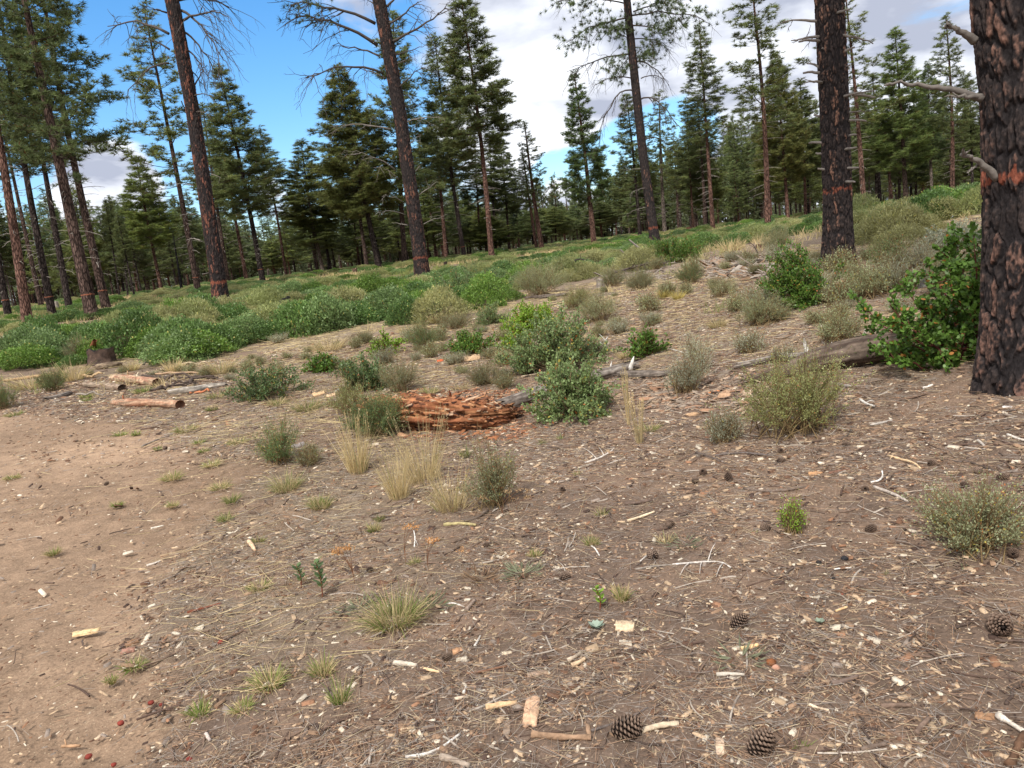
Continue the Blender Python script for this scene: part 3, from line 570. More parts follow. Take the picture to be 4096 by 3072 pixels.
# leaning trunk, centre left
rng, B, P, r, V, pl, idn, fine, AA, HH = near_trunk('pine_tree', '', 1693, 1140, 37, [(1690, 1125), (1681, 1030), (1650, 800), (1597, 440), (1516, 0)], [66, 58, 52, 50, 48], 90, 360, (.10, .30), 1.4, 71, flare=.25, topH=27)
C = near_colors(pl, idn, fine, HH, AA, rng, (1.42, .07), -.1, 71, s2l(128, 88, 72))
root = empty('pine_tree', B, 'leaning dark pine with orange ring and long bare limbs reaching left into blue sky', 'tree')
obj('trunk', [(V, faces_cyl(*V.shape[:2]), C.reshape(-1, 3))], M_PLATES, root, True)
T2c = lambda x, y: (1000 + x / 1.2764, y / 1.2764)
LV = []
for a, b_, rr_, tw, twl, sg in [((640, 120), (215, 30), .10, 16, 2.0, -.16), ((650, 230), (250, 95), .11, 18, 2.2, -.18), ((660, 285), (420, 225), .06, 9, 1.6, -.08), ((680, 375), (290, 395), .08, 14, 1.8, -.2), ((690, 130), (860, 5), .08, 7, 1.6, .1), ((720, 215), (1000, 40), .09, 14, 1.6, .06),
                                ((640, 20), (600, 0), .05, 3, 1, 0), ((690, 40), (800, -60), .08, 6, 1.6, 0), ((730, 285), (878, 237), .05, 5, 1.2, 0), ((750, 460), (890, 340), .05, 9, 1.5, -.1), ((745, 330), (830, 290), .05, 6, 1.2, 0), ((720, 660), (420, 655), .05, 7, 1.6, -.12), ((745, 870), (510, 790), .045, 7, 1.4, -.2), ((765, 470), (855, 545), .04, 7, 1.2, -.15),
                                ((790, 630), (960, 600), .04, 5, 1.3, -.12), ((760, 915), (640, 850), .035, 3, 1, -.1), ((830, 890), (870, 845), .035, 2, .6, 0), ((780, 1030), (670, 1008), .03, 3, .8, -.12), ((850, 1005), (960, 930), .035, 4, .9, -.05), ((800, 1100), (630, 1100), .03, 3, .8, -.14), ((805, 1150), (725, 1135), .025, 2, .5, 0),
                                ((880, 1150), (985, 1105), .03, 4, .9, -.1), ((690, 400), (560, 350), .05, 6, 1.3, -.1), ((770, 560), (850, 560), .04, 5, 1, -.2), ((805, 740), (870, 690), .035, 4, .8, 0)]:
    col = DKG if a[1] < 620 else GREY; PL = limb_obj(root, T2c(*a), T2c(*b_), 37, rr_ * .8, rng, tw=tw, twl=twl, sag=sg, droop=.55, col=col, dd=rng.uniform(-2.5, 2.5), twr=.28, wob=.05); LV.append(PL)
NP, ND = [], []
for PL in (LV[0], LV[1]):
    for k in range(26): NP.append(PL[rng.integers(5, 9)] + rng.normal(size=3) * [.5, .5, .3]); ND.append(rng.normal(size=3) * .3 + unit(PL[-1] - PL[0]))
obj('needle_tufts', [needle_tufts(np.array(NP), np.array(ND), 26, .26, .02, rng, np.array([.11, .14, .055]))], M_NEEDLE, root)
add_crown(root, P, .58, 1., 7, 3, rng, DK)
# bare painted trunk, left
rng, B, P, r, V, pl, idn, fine, AA, HH = near_trunk('pine_tree', '', 890, 1252, 33, [(886, 1238), (873, 1122), (820, 760), (770, 440), (688, 0)], [74, 62, 56, 52, 52], 90, 360, (.10, .30), 1.4, 83, flare=.25, topH=28)
C = near_colors(pl, idn, fine, HH, AA, rng, (1.42, .07), .02, 83, s2l(132, 86, 70))
root = empty('pine_tree', B, 'leaning reddish bare trunk with orange ring and drooping dead limbs against blue sky at left', 'tree')
obj('trunk', [(V, faces_cyl(*V.shape[:2]), C.reshape(-1, 3))], M_PLATES, root, True)
T1c = lambda x, y: (x / 1.1855, y / 1.1855)
for a, b_, rr_, tw, twl, sg in [((860, 50), (1060, 290), .07, 16, 1.9, -.3), ((862, 100), (1050, 60), .07, 12, 1.8, -.15), ((870, 150), (1025, 350), .06, 13, 1.6, -.3), ((880, 230), (1000, 385), .05, 9, 1.4, -.25), ((850, 0), (1080, 40), .07, 12, 2.0, -.2), ((800, 160), (520, 125), .07, 11, 1.5, -.22),
                                ((805, 235), (680, 175), .05, 6, 1.2, -.1), ((800, 300), (590, 470), .05, 7, 1.2, -.25), ((790, 60), (700, 30), .05, 5, 1.2, 0), ((900, 465), (1000, 455), .04, 3, .9, -.2), ((920, 540), (1010, 570), .035, 4, .9, -.25), ((895, 330), (975, 420), .04, 5, 1., -.2), ((860, 480), (880, 530), .03, 0, 0, 0),
                                ((945, 760), (1005, 825), .035, 2, .5, -.1), ((950, 832), (985, 855), .035, 0, 0, 0), ((920, 880), (830, 875), .03, 2, .7, -.1), ((935, 1020), (850, 1025), .03, 2, .7, -.1), ((950, 1140), (880, 1140), .03, 2, .6, -.1), ((960, 1300), (1010, 1290), .02, 0, 0, 0), ((985, 825), (1050, 845), .025, 1, .4, -.15), ((925, 400), (985, 300), .04, 5, 1.2, 0)]:
    limb_obj(root, T1c(*a), T1c(*b_), 33, rr_ * .8, rng, tw=tw, twl=twl, sag=sg, droop=.8, col=DKG if a[1] < 600 else GREY * 1.1, dd=rng.uniform(-1.5, 1.5), twr=.28, wob=.05)
add_crown(root, P, .62, 1., 6, 6, rng, DK)
# drooping painted pine, centre right
rng, B, P, r, V, pl, idn, fine, AA, HH = near_trunk('pine_tree', '', 2621, 972, 58, [(2620, 965), (2612, 913), (2575, 640), (2540, 330), (2508, 0)], [44, 38, 34, 32, 28], 60, 300, (.13, .34), 1.4, 91, flare=.25, topH=30)
C = near_colors(pl, idn, fine, HH, AA, rng, (1.5, .10), -.15, 91, s2l(128, 92, 76))
root = empty('pine_tree', B, 'dark pine with long drooping bare limbs and a faint orange ring above the branch pile', 'tree')
obj('trunk', [(V, faces_cyl(*V.shape[:2]), C.reshape(-1, 3))], M_PLATES, root, True)
T3c = lambda x, y: (2000 + x / 1.2764, y / 1.2764)
LV = []
for a, b_, rr_, tw, twl, sg, live in [((650, 20), (290, 5), .07, 16, 2.2, -.1, 1), ((655, 90), (340, 215), .08, 14, 2.2, -.12, 1), ((665, 80), (1040, 110), .08, 18, 2.4, -.12, 1), ((670, 130), (870, 170), .07, 12, 2, -.1, 1), ((675, 275), (340, 375), .08, 20, 2.2, -.12, 0), ((690, 310), (870, 430), .07, 16, 1.8, -.25, 0),
                                  ((690, 405), (480, 440), .06, 12, 1.8, -.25, 0), ((695, 470), (500, 740), .08, 18, 1.8, -.6, 0), ((710, 510), (900, 640), .08, 18, 1.8, -.5, 0), ((690, 520), (600, 640), .05, 8, 1.4, -.5, 0), ((720, 400), (860, 420), .05, 9, 1.5, -.3, 0), ((660, 200), (560, 150), .05, 9, 1.6, -.1, 1), ((680, 60), (900, -20), .07, 14, 2.2, 0, 1),
                                  ((690, 300), (780, 270), .05, 6, 1.2, 0, 1), ((655, 300), (590, 380), .04, 7, 1.3, -.1, 1), ((670, 200), (880, 240), .06, 14, 2.0, -.15, 0), ((740, 715), (880, 770), .05, 6, 1.3, -.4, 0), ((720, 860), (640, 870), .03, 3, .9, 0, 0), ((745, 1060), (650, 1095), .03, 5, 1., -.1, 0), ((770, 1060), (870, 1090), .03, 5, 1., -.1, 0), ((750, 960), (655, 1000), .03, 4, 1., -.1, 0)]:
    PL = limb_obj(root, T3c(*a), T3c(*b_), 58, rr_ * .85, rng, tw=tw, twl=twl, sag=sg, droop=.7, col=DKG * .8 if a[1] < 800 else GREY, dd=rng.uniform(-3, 3), twr=.3, wob=.04)
    if live: LV.append(PL)
NP, ND = [], []
for PL in LV:
    for k in range(100): NP.append(PL[rng.integers(3, 9)] + rng.normal(size=3) * [.7, .7, .45]); ND.append(rng.normal(size=3) * .4 + unit(PL[-1] - PL[0]) + [0, 0, .3])
obj('needle_tufts', [needle_tufts(np.array(NP), np.array(ND), 30, .32, .028, rng, np.array([.12, .16, .065]))], M_NEEDLE, root)
add_crown(root, P, .62, 1., 7.5, 3, rng, G)

# far wood that reads as one mass
rng = np.random.default_rng(8); NP, ND, TPp, TRr = [], [], [], []
for q in range(720):
    az = rng.uniform(-.95, .95); D = rng.uniform(150, 300); x_, y_ = D * math.sin(az), D * math.cos(az); z_ = g1(x_, y_); H = rng.uniform(11, 18) * (.8 + .35 * sstep(-.3, .6, az)); W_ = rng.uniform(2.0, 3.4)
    n = 80; t = rng.random(n) ** 1.25; a = rng.uniform(0, 6.28, n); rr_ = W_ * (1 - t) ** .8 * rng.uniform(.3, 1, n) + .15
    NP.append(np.stack([x_ + rr_ * np.cos(a), y_ + rr_ * np.sin(a), z_ + H * (.02 + .98 * t)], 1)); ND.append(np.stack([np.cos(a), np.sin(a), np.full(n, .4)], 1))
    TPp.append([[x_, y_, z_ - 1], [x_, y_, z_ + H * .5], [x_, y_, z_ + H * .95]]); TRr.append([.25, .18, .05])
o = obj('distant_forest', [needle_tufts(np.concatenate(NP), np.concatenate(ND), 12, 1.0, .24, rng, np.array([.15, .18, .09])), tubes(np.array(TPp), np.array(TRr), 5) + (s2l(90, 72, 62),)], M_NEEDLE)  # bluer foliage colour imitates haze over the far trees
tag(o, 'dark hazy mass of far conifers closing the view behind the nearer pines', 'forest', kind='stuff')
# ------------------------------------------------------------------ shrubs
def dome_pts(n, rng, flat=.0):
    v = unit(rng.normal(size=(n, 3))); v[:, 2] = np.abs(v[:, 2]); return v
LC = dict(snow=s2l(124, 142, 90), manz=s2l(92, 122, 50), bitter=s2l(136, 140, 104), rabbit=s2l(156, 162, 120), bright=s2l(122, 152, 52), dark=s2l(100, 120, 74), grey=s2l(164, 168, 142), yellow=s2l(146, 150, 96))
def shrub(label, px, py, wpx, hpx, style, col=None, dens=1.0, lean=(0, 0), seed=0, stems=None, cat='shrub', D=None, name='shrub'):
    rng = np.random.default_rng(seed + int(px * 3 + py)); B = ground(px, py) if D is None else at_dist(px, py, D)
    D = dist(B); B[2] = g1(B[0], B[1]) - .01; De = dep(B); R = .5 * wpx / F * De * 1.22; H = hpx / F * De * 1.15; col = LC[col or style]
    u = unit(np.array([B[0], B[1], 0])); B = B + u * R * .55; B[2] = g1(B[0], B[1]) - .01
    root = empty(name, B, label, cat); ln = np.array([lean[0] * R, lean[1] * R, 0])
    big = style in ('snow', 'manz', 'bright', 'dark')
    ns = int((26 if big else 60) * (1 + R) * dens ** .5)
    v = dome_pts(ns, rng)
    if not big: v[:, 2] = v[:, 2] * .8 + .25
    tip = B + v * np.array([R, R, H]) * rng.uniform(.5, 1.05, (ns, 1)) * (.7 + .6 * fbm(v[:, 0] * 2 + seed, v[:, 1] * 2, s=seed)[:, None]) + ln * v[:, 2:3]
    base = B + np.c_[rng.normal(size=(ns, 2)) * R * (.10 if big else .28), np.zeros(ns)]
    if big: mid = (base + tip) / 2 + np.c_[(tip - base)[:, :2] * .12, -H * .06 * np.ones(ns)]
    else: mid = base + (tip - base) * [.42, .42, .55]
    P1 = np.stack([base, mid, tip], 1); P1 = np.stack([resample(p, 6) for p in P1]) + rng.normal(size=(ns, 6, 3)) * R * .02
    r0_ = (.011 if big else .0045) * (.6 + R); R1 = r0_ * (1 - .75 * np.linspace(0, 1, 6)) * np.ones((ns, 1))
    sc = {'manz': s2l(80, 46, 38), 'snow': s2l(120, 104, 80), 'bright': s2l(92, 52, 40)}.get(style, s2l(128, 108, 76))
    # side twigs
    k2 = 6 if big else 5; idx = np.repeat(np.arange(ns), k2); f = rng.uniform(.35, .95, len(idx)); ii = np.clip((f * 5).astype(int), 0, 4); fr = (f * 5 - ii)[:, None]
    p0 = P1[idx, ii] * (1 - fr) + P1[idx, ii + 1] * fr; dr = unit(P1[idx, 5] - P1[idx, 0]); d2 = unit(dr * .8 + rng.normal(size=(len(idx), 3)) * (.6 if big else .28) + [0, 0, .25]); l2 = (R + H) * rng.uniform(.10, .28, len(idx))
    if not big: l2 = l2 * 1.2
    P2 = np.stack([p0, p0 + d2 * l2[:, None] * .5, p0 + d2 * l2[:, None]], 1); R2 = np.tile([r0_ * .4, r0_ * .3, r0_ * .18], (len(idx), 1))
    obj('stems', [tubes(P1, R1, 5) + (sc,), tubes(P2, R2, 3) + (sc,)], M_TWIG, root, True)
    # leaves along the outer parts of twigs
    allp = np.concatenate([P2[:, 0], P1[:, 3]]); alle = np.concatenate([P2[:, 2], P1[:, 5]])
    lw = {'manz': (.036, .026), 'bright': (.030, .022), 'snow': (.030, .017), 'dark': (.026, .015), 'bitter': (.012, .007), 'rabbit': (.030, .0035), 'grey': (.014, .007), 'yellow': (.022, .006)}[style]
    lodf = max(1.0, D * .0011 / lw[0] * 1.6); lw = (lw[0] * lodf, lw[1] * lodf)
    nl = int(dens * min(60000, {'manz': 2.4, 'bright': 3.0, 'snow': 3.0, 'dark': 3.2, 'bitter': 2.6, 'rabbit': 2.6, 'grey': 2.2, 'yellow': 2.0}[style] * (2 * math.pi * R * max(R, H)) / (lw[0] * lw[1] * (1 if big else 1.8))))
    q = rng.integers(0, len(allp), nl); t = rng.random(nl)[:, None] ** .7; p = allp[q] * (1 - t) + alle[q] * t + rng.normal(size=(nl, 3)) * (.012 if big else .008) * (1 + R)
    dd = unit(alle[q] - allp[q]); dirs = unit(dd * .7 + rng.normal(size=(nl, 3)) * .7 + [0, 0, .35]); nr = unit(rng.normal(size=(nl, 3)) * .9 + [0, 0, .6]) if big else rng.normal(size=(nl, 3))
    if not big: keep = rng.random(nl) < np.clip(1.25 - (p[:, 2] - B[2]) / H * .95, .12, 1); p, dirs, nr = p[keep], dirs[keep], nr[keep]; nl = len(p)
    V, Fc = leafs(p, dirs, nr, lw[0] * rng.uniform(.7, 1.25, nl), lw[1] * rng.uniform(.8, 1.2, nl), 6 if (big and D < 14) else 4)
    C = col * rng.uniform(.72, 1.3, (nl, 1)); m = rng.random(nl) < .035; C[m] = s2l(190, 176, 84) * rng.uniform(.6, 1.1, (m.sum(), 1)); m = rng.random(nl) < .02; C[m] = s2l(168, 104, 56)
    obj('leaves', [(V, Fc, np.repeat(C, V.shape[0] // nl, 0))], M_LEAF, root)
    return root
SH = [
 ('grey-green leafy shrub growing over the weathered grey log in the centre', 2320, 1690, 350, 215, 'snow', None, 1.1),
 ('large grey-green leafy shrub behind the grey log, with some yellow leaves', 2215, 1500, 350, 215, 'snow', None, 1.0),
 ('bright green rounded manzanita on top of the reddish roots, centre', 2125, 1335, 180, 110, 'bright', 'bright', 1.0),
 ('low bright green manzanita joining the two bigger shrubs in the centre', 2075, 1410, 120, 100, 'bright', 'bright', .9),
 ('small bright green manzanita alone on the bare litter, right of centre', 2588, 1430, 140, 105, 'manz', 'manz', .9),
 ('small grey-green shrub left of the bright manzanita', 1968, 1300, 120, 75, 'snow', None, .9),
 ('low bright green creeping shrub beside the broken stump pieces', 1880, 1420, 190, 75, 'bright', 'manz', .8),
 ('sparse small leafy sprout left of the broken stump pieces', 1550, 1425, 150, 75, 'manz', 'bright', .45),
 ('feathery upright dark green shrub left of the broken stump pieces', 1697, 1400, 110, 110, 'rabbit', 'dark', .8),
 ('leafy shrub behind the left end of the rotten red log', 1460, 1572, 190, 130, 'snow', 'dark', 1.0),
 ('wispy olive shrub between the leafy shrub and the rotten log', 1605, 1575, 140, 130, 'rabbit', 'bitter', .7),
 ('dense dark tiny-leaved shrub against the front of the rotten red log', 1520, 1757, 240, 160, 'bitter', 'dark', 1.6),
 ('yellowish-green loose shrub at the left tip of the rotten log', 1400, 1665, 140, 135, 'yellow', 'yellow', .8),
 ('low shrub with reddish stems left of the leafy shrub', 1300, 1490, 150, 62, 'manz', 'manz', .8),
 ('wispy pale shrub between the rotten log and the big leafy shrub', 1948, 1545, 145, 95, 'rabbit', 'bitter', .6),
 ('upright thin-stemmed shrub right of the tall straw grass, foreground', 1975, 2045, 175, 235, 'bitter', 'bitter', .9),
 ('pale wispy shrub above the big leafy shrub', 2395, 1295, 165, 115, 'rabbit', 'rabbit', .6),
 ('feathery grey-green shrub left of the branch pile', 2165, 1185, 175, 125, 'rabbit', None, .8),
 ('round leafy shrub below the big straight painted pine', 3195, 1235, 310, 215, 'snow', 'manz', 1.1),
 ('big airy shrub in front of the dark fallen log at right', 3190, 1768, 370, 320, 'bitter', 'yellow', 1.1),
 ('small grey shrub beside the big airy shrub', 2900, 1782, 135, 135, 'grey', None, .8),
 ('spindly shrub left of the dark fallen log', 2745, 1578, 180, 150, 'bitter', 'grey', .7),
 ('tall spindly pale stalks behind the spindly shrub', 2790, 1500, 110, 180, 'rabbit', 'grey', .35),
 ('tan-green wispy shrub behind the dark fallen log', 3350, 1375, 180, 130, 'bitter', 'rabbit', .8),
 ('grey low shrub left behind the dark fallen log', 3000, 1418, 135, 95, 'grey', None, .7),
 ('light green soft shrub below left of the round leafy shrub', 3045, 1310, 165, 120, 'rabbit', 'rabbit', .9),
 ('small olive dome shrub right of the yellow grass tufts', 2762, 1135, 100, 68, 'rabbit', 'dark', 1.),
 ('pale tan-green shrub at the foot of the big straight painted pine', 3480, 1200, 180, 145, 'bitter', 'rabbit', .9),
 ('grey-green shrub with thin stems at the bottom right', 3895, 2248, 370, 290, 'bitter', None, 1.1),
 ('small green seedling shrub left of the bottom right shrub', 3172, 2146, 110, 140, 'bitter', 'bright', .6),
 ('thin dark green shrub on the straw slope, left of centre', 1130, 1862, 170, 165, 'bitter', 'dark', .8),
 ('small grassy shrub right of the thin dark shrub', 1240, 1872, 120, 90, 'rabbit', 'bitter', .5),
 ('sprawling sparse shrub right of the cut logs', 1075, 1605, 270, 140, 'snow', 'dark', .5),
 ('dark feathery shrub in the straw grass at far left', 215, 1565, 110, 95, 'rabbit', 'dark', .9),
 ('dark shrub cut by the left edge beside the track', 15, 1640, 100, 120, 'rabbit', 'dark', .9),
 ('feathery pale shrub before the brush left of the burnt stump', 330, 1455, 110, 110, 'rabbit', 'bitter', .8),
 ('feathery pale shrub before the brush right of the dark stump', 520, 1425, 110, 110, 'rabbit', 'bitter', .8),
 ('grey-green rounded shrub above the manzanita by the giant pine', 3830, 1000, 250, 100, 'snow', 'grey', 1.),
 ('dark wispy shrub right of the big straight painted pine', 3555, 1080, 150, 120, 'bitter', 'dark', .8),
 ('pale wispy shrub between the dark wispy shrub and the grey-green one', 3690, 1075, 160, 110, 'rabbit', 'grey', .8),
 ('feathery upright shrub left of the big straight painted pine', 3115, 1020, 110, 120, 'rabbit', 'rabbit', .9),
 ('green leafy shrub at the foot of the drooping painted pine', 2690, 1055, 240, 95, 'snow', 'manz', 1.),
 ('olive shrub under the branch pile, left', 2452, 1145, 95, 80, 'rabbit', 'bitter', .9),
 ('olive shrub under the branch pile, right', 2560, 1160, 120, 80, 'rabbit', 'bitter', .9),
 ('tawny shrub between the pale wispy shrub and the branch pile', 2310, 1240, 120, 80, 'rabbit', 'yellow', .6),
 ('pale green shrub behind the light green soft shrub', 2960, 1250, 130, 80, 'grey', 'rabbit', .7),
 ('grey wispy shrub between fallen log and round leafy shrub', 3130, 1460, 120, 70, 'grey', None, .6),
 ('small shrub in the litter below the giant manzanita left side', 3600, 1250, 110, 70, 'grey', None, .6),
 ('feathery olive shrub right of the wispy dome', 2890, 1190, 110, 70, 'rabbit', 'rabbit', .7),
 ('dull olive shrub at the right edge of the green brush', 1830, 1320, 110, 60, 'rabbit', 'bitter', .7),
 ('small leafy shrub between the brush and the bright manzanita', 1880, 1200, 260, 100, 'snow', 'dark', 1.),
]
for row in SH: shrub(*row[:6], col=row[6], dens=row[7])
# the manzanita by the giant trunk: crooked red stems, leaf clusters reaching left
rng = np.random.default_rng(77); B = ground(3895, 1425); B[2] -= .02; Dm = dist(B); root = empty('manzanita', B, 'large manzanita with red stems and round green leaves beside the giant charred trunk', 'shrub')
tips = [(3440, 1330), (3480, 1250), (3520, 1400), (3560, 1220), (3600, 1290), (3620, 1380), (3640, 1180), (3680, 1240), (3700, 1340), (3720, 1100), (3740, 1180), (3760, 1270), (3790, 1350), (3790, 1010), (3830, 990), (3850, 1060), (3880, 1130), (3840, 1200), (3890, 1240), (3900, 1020), (3930, 1100), (3930, 1190), (3935, 1260), (3870, 1310), (3850, 1380), (3540, 1320), (3500, 1440), (3720, 1400), (3800, 1120), (3900, 960), (3850, 955), (3650, 1420), (3980, 1150), (3990, 1240), (4020, 1060), (3470, 1400), (3580, 1440), (3770, 1420)]
S1, R1, LP, LE = [], [], [], []
for (tx, ty) in tips:
    T = at_dist(tx, ty, Dm + rng.uniform(-.35, .6)); m = (B * .45 + T * .55) + np.array([0, 0, -.10 if ty > 1150 else .0]) + rng.normal(size=3) * .06
    p = resample([B + rng.normal(size=3) * [.05, .05, 0], B * .8 + m * .2 + [0, 0, .08], m, T], 9); p[1:-1] += rng.normal(size=(7, 3)) * .012; S1.append(p); R1.append(.014 * (1 - .8 * np.linspace(0, 1, 9)) + .002)
    for k in range(12):
        f = rng.integers(4, 9); a = p[f]; e_ = a + unit(unit(p[8] - p[4]) * .5 + rng.normal(size=3) * .7 + [0, 0, .2]) * rng.uniform(.08, .24); LP.append(a); LE.append(e_)
LP, LE = np.array(LP), np.array(LE)
obj('stems', [tubes(np.array(S1), np.array(R1) * .8, 6) + (s2l(84, 48, 40),), tubes(np.stack([LP, (LP + LE) / 2, LE], 1), np.tile([.004, .003, .002], (len(LP), 1)), 4) + (s2l(96, 62, 50),)], M_TWIG, root, True)
n = 15000; q = rng.integers(0, len(LP), n); t = rng.random(n)[:, None] ** .6; p = LP[q] * (1 - t) + LE[q] * t + rng.normal(size=(n, 3)) * .012
V, Fc = leafs(p, rng.normal(size=(n, 3)) * .7 + unit(LE[q] - LP[q]) * .8 + [0, 0, .1], rng.normal(size=(n, 3)) * .7 + [0, -.35, .7], rng.uniform(.026, .042, n), rng.uniform(.02, .03, n), 6)
C = LC['manz'] * rng.uniform(.65, 1.4, (n, 1)); m = rng.random(n) < .03; C[m] = s2l(178, 120, 60); obj('leaves', [(V, Fc, np.repeat(C, 6, 0))], M_LEAF, root)

# ------------------------------------------------------------------ the continuous green brush (nobody could count its stems)
def to_world(poly): return np.array([ground(a, b)[:2] for a, b in poly])
def inside(px_, py_, poly):
    c = np.zeros(px_.shape, bool); n = len(poly)
    for i in range(n):
        x1, y1 = poly[i]; x2, y2 = poly[(i + 1) % n]
        m = ((y1 > py_) != (y2 > py_)) & (px_ < (x2 - x1) * (py_ - y1) / ((y2 - y1) + 1e-12) + x1); c ^= m
    return c
BR1 = to_world([(-60, 1500), (60, 1495), (250, 1465), (420, 1462), (560, 1445), (700, 1452), (860, 1432), (950, 1392), (1100, 1368), (1250, 1350), (1400, 1320), (1600, 1298), (1780, 1278), (1885, 1245), (1870, 1195), (1760, 1160), (1640, 1185), (1500, 1222), (1300, 1240), (1120, 1225), (1000, 1240), (860, 1262), (700, 1268), (500, 1300), (420, 1330), (300, 1380), (60, 1430)])
BR2 = to_world([(3425, 1030), (3560, 1010), (3700, 930), (3760, 880), (3940, 860), (4090, 840), (4080, 800), (3900, 815), (3600, 850), (3420, 880)])
BR3 = to_world([(1770, 1262), (1880, 1250), (2050, 1190), (2300, 1130), (2500, 1095), (2640, 1060), (2600, 1010), (2300, 1045), (2000, 1090), (1800, 1140)])
def brush_density(x, y):
    D = np.hypot(x, y); az = np.arctan2(x, y); j = (fbm(x / 1.3, y / 1.3, s=61, o=3) - .5) * 2.2
    d = np.where(inside(x + j, y + j, BR1), 1.0, 0); d = np.maximum(d, np.where(inside(x + j, y, BR2), 1.0, 0)); d = np.maximum(d, np.where(inside(x + j, y, BR3), .5, 0))
    far = sstep(.49, .56, fbm(x / 4.5, y / 3.0, s=66, o=4)) * sstep(24, 34, D) * (.9 - .5 * sstep(-.25, -.55, az) * sstep(40, 60, D))
    return np.maximum(d, far * (az > -.9))
rng = np.random.default_rng(12)
N = 60000; Dd = np.sqrt(rng.uniform(13 ** 2, 104 ** 2, N)); az = rng.uniform(-.78, .72, N); bx, by = Dd * np.sin(az), Dd * np.cos(az)
keep = rng.random(N) < brush_density(bx, by) * np.where(Dd < 30, .17, .16); bx, by, Dd = bx[keep], by[keep], Dd[keep]
for cpx, cpy in ((1115, 1262), (412, 1455)):
    cc = ground(cpx, cpy); 
    for sh_ in (0, .9, 1.8): keep = np.hypot(bx - cc[0] * (1 - sh_ / dist(cc)), by - cc[1] * (1 - sh_ / dist(cc))) > 1.0; bx, by, Dd = bx[keep], by[keep], Dd[keep]
rad = rng.uniform(.45, .95, len(bx)); rad *= .9 + .25 * sstep(30, 50, Dd); hh = rad * rng.uniform(.5, .95, len(bx)) * (1 - .5 * sstep(24, 50, Dd)) * 1.25 * (.65 + .7 * fbm(bx / 2, by / 2, s=77, o=2)); bz = gz(bx, by)
kind = fbm(bx / 3, by / 3, s=71, o=3); nb_ = len(bx); vid = np.where(kind > .57, 5 + rng.integers(0, 2, nb_), 1 + rng.integers(0, 4, nb_))
tp = []; vk = []
for k in range(1, 7):
    n = 6500; v = dome_pts(n, rng); lump = .72 + .5 * fbm(v[:, 0] * 2.6 + k * 9, v[:, 1] * 2.6, v[:, 2] * 2.6, s=70 + k, o=2); p = v * (lump * rng.uniform(.8, 1.06, n))[:, None]
    L = rng.uniform(.05, .09, n) * (1.5 if k > 4 else 1); dr = unit(v * .55 + rng.normal(size=(n, 3)) * .65 + [0, 0, .6]); V, Fc = leafs(p, dr, rng.normal(size=(n, 3)) + [0, 0, .8], L, L * (.2 if k > 4 else .62), 4)
    base = (s2l(104, 130, 70), s2l(92, 118, 62), s2l(116, 138, 84), s2l(108, 136, 60), s2l(140, 146, 92), s2l(152, 150, 100))[k - 1]; C = base * rng.uniform(.65, 1.4, (n, 1)); m = rng.random(n) < .02; C[m] = s2l(186, 178, 100)
    ns = 26; v2 = dome_pts(ns, rng); P = np.stack([v2 * [.1, .1, 0], v2 * [.5, .5, .4], v2 * .95], 1); tv, tf = tubes(P, np.tile([.014, .01, .005], (ns, 1)), 3)
    tp += [(V, Fc, np.repeat(C, 4, 0)), (tv, tf, s2l(110, 92, 74))]; vk += [k] * (len(V) + len(tv))
me = mesh_from('brush', tp, M_LEAF); n0 = len(me.vertices); me.vertices.add(nb_)
co = np.zeros((n0 + nb_, 3), np.float32); me.vertices.foreach_get('co', co.reshape(-1)); co = co.reshape(-1, 3); co[n0:] = np.stack([bx, by, bz - .04], 1); me.vertices.foreach_set('co', co.ravel())
def attr(nm, typ, key, arr): at_ = me.attributes.new(nm, typ, 'POINT'); at_.data.foreach_set(key, arr)
attr('kind', 'INT', 'value', np.r_[vk, -vid].astype(np.int32)); attr('siz', 'FLOAT_VECTOR', 'vector', np.r_[np.ones((n0, 3)), np.stack([rad, rad, hh], 1)].astype(np.float32).ravel()); attr('rot', 'FLOAT_VECTOR', 'vector', np.r_[np.zeros((n0, 3)), np.c_[rng.normal(size=(nb_, 2)) * .1, rng.uniform(0, 6.28, nb_)]].astype(np.float32).ravel())
o = link('brush', me); tag(o, 'knee-high continuous green brush spreading between the pines', 'brush', kind='stuff')
gn = bpy.data.node_groups.new('brush_clumps', 'GeometryNodeTree'); gn.interface.new_socket('Geometry', in_out='INPUT', socket_type='NodeSocketGeometry'); gn.interface.new_socket('Geometry', in_out='OUTPUT', socket_type='NodeSocketGeometry')
gi, go, jn = gn.nodes.new('NodeGroupInput'), gn.nodes.new('NodeGroupOutput'), gn.nodes.new('GeometryNodeJoinGeometry')
def named(nm, typ): q_ = gn.nodes.new('GeometryNodeInputNamedAttribute'); q_.data_type = typ; q_.inputs[0].default_value = nm; return q_.outputs[0]
kd, sz, rt = named('kind', 'INT'), named('siz', 'FLOAT_VECTOR'), named('rot', 'FLOAT_VECTOR')
def pick(val):
    c = gn.nodes.new('FunctionNodeCompare'); c.data_type = 'INT'; c.operation = 'EQUAL'; gn.links.new(kd, c.inputs[2]); c.inputs[3].default_value = val
    sp_ = gn.nodes.new('GeometryNodeSeparateGeometry'); sp_.domain = 'POINT'; gn.links.new(gi.outputs[0], sp_.inputs[0]); gn.links.new(c.outputs[0], sp_.inputs[1]); return sp_.outputs[0]
for k in range(1, 7):
    ip = gn.nodes.new('GeometryNodeInstanceOnPoints'); g2 = gn.nodes.new('GeometryNodeGeometryToInstance'); gn.links.new(pick(k), g2.inputs[0]); gn.links.new(pick(-k), ip.inputs['Points']); gn.links.new(g2.outputs[0], ip.inputs['Instance']); gn.links.new(rt, ip.inputs['Rotation']); gn.links.new(sz, ip.inputs['Scale']); gn.links.new(ip.outputs[0], jn.inputs[0])
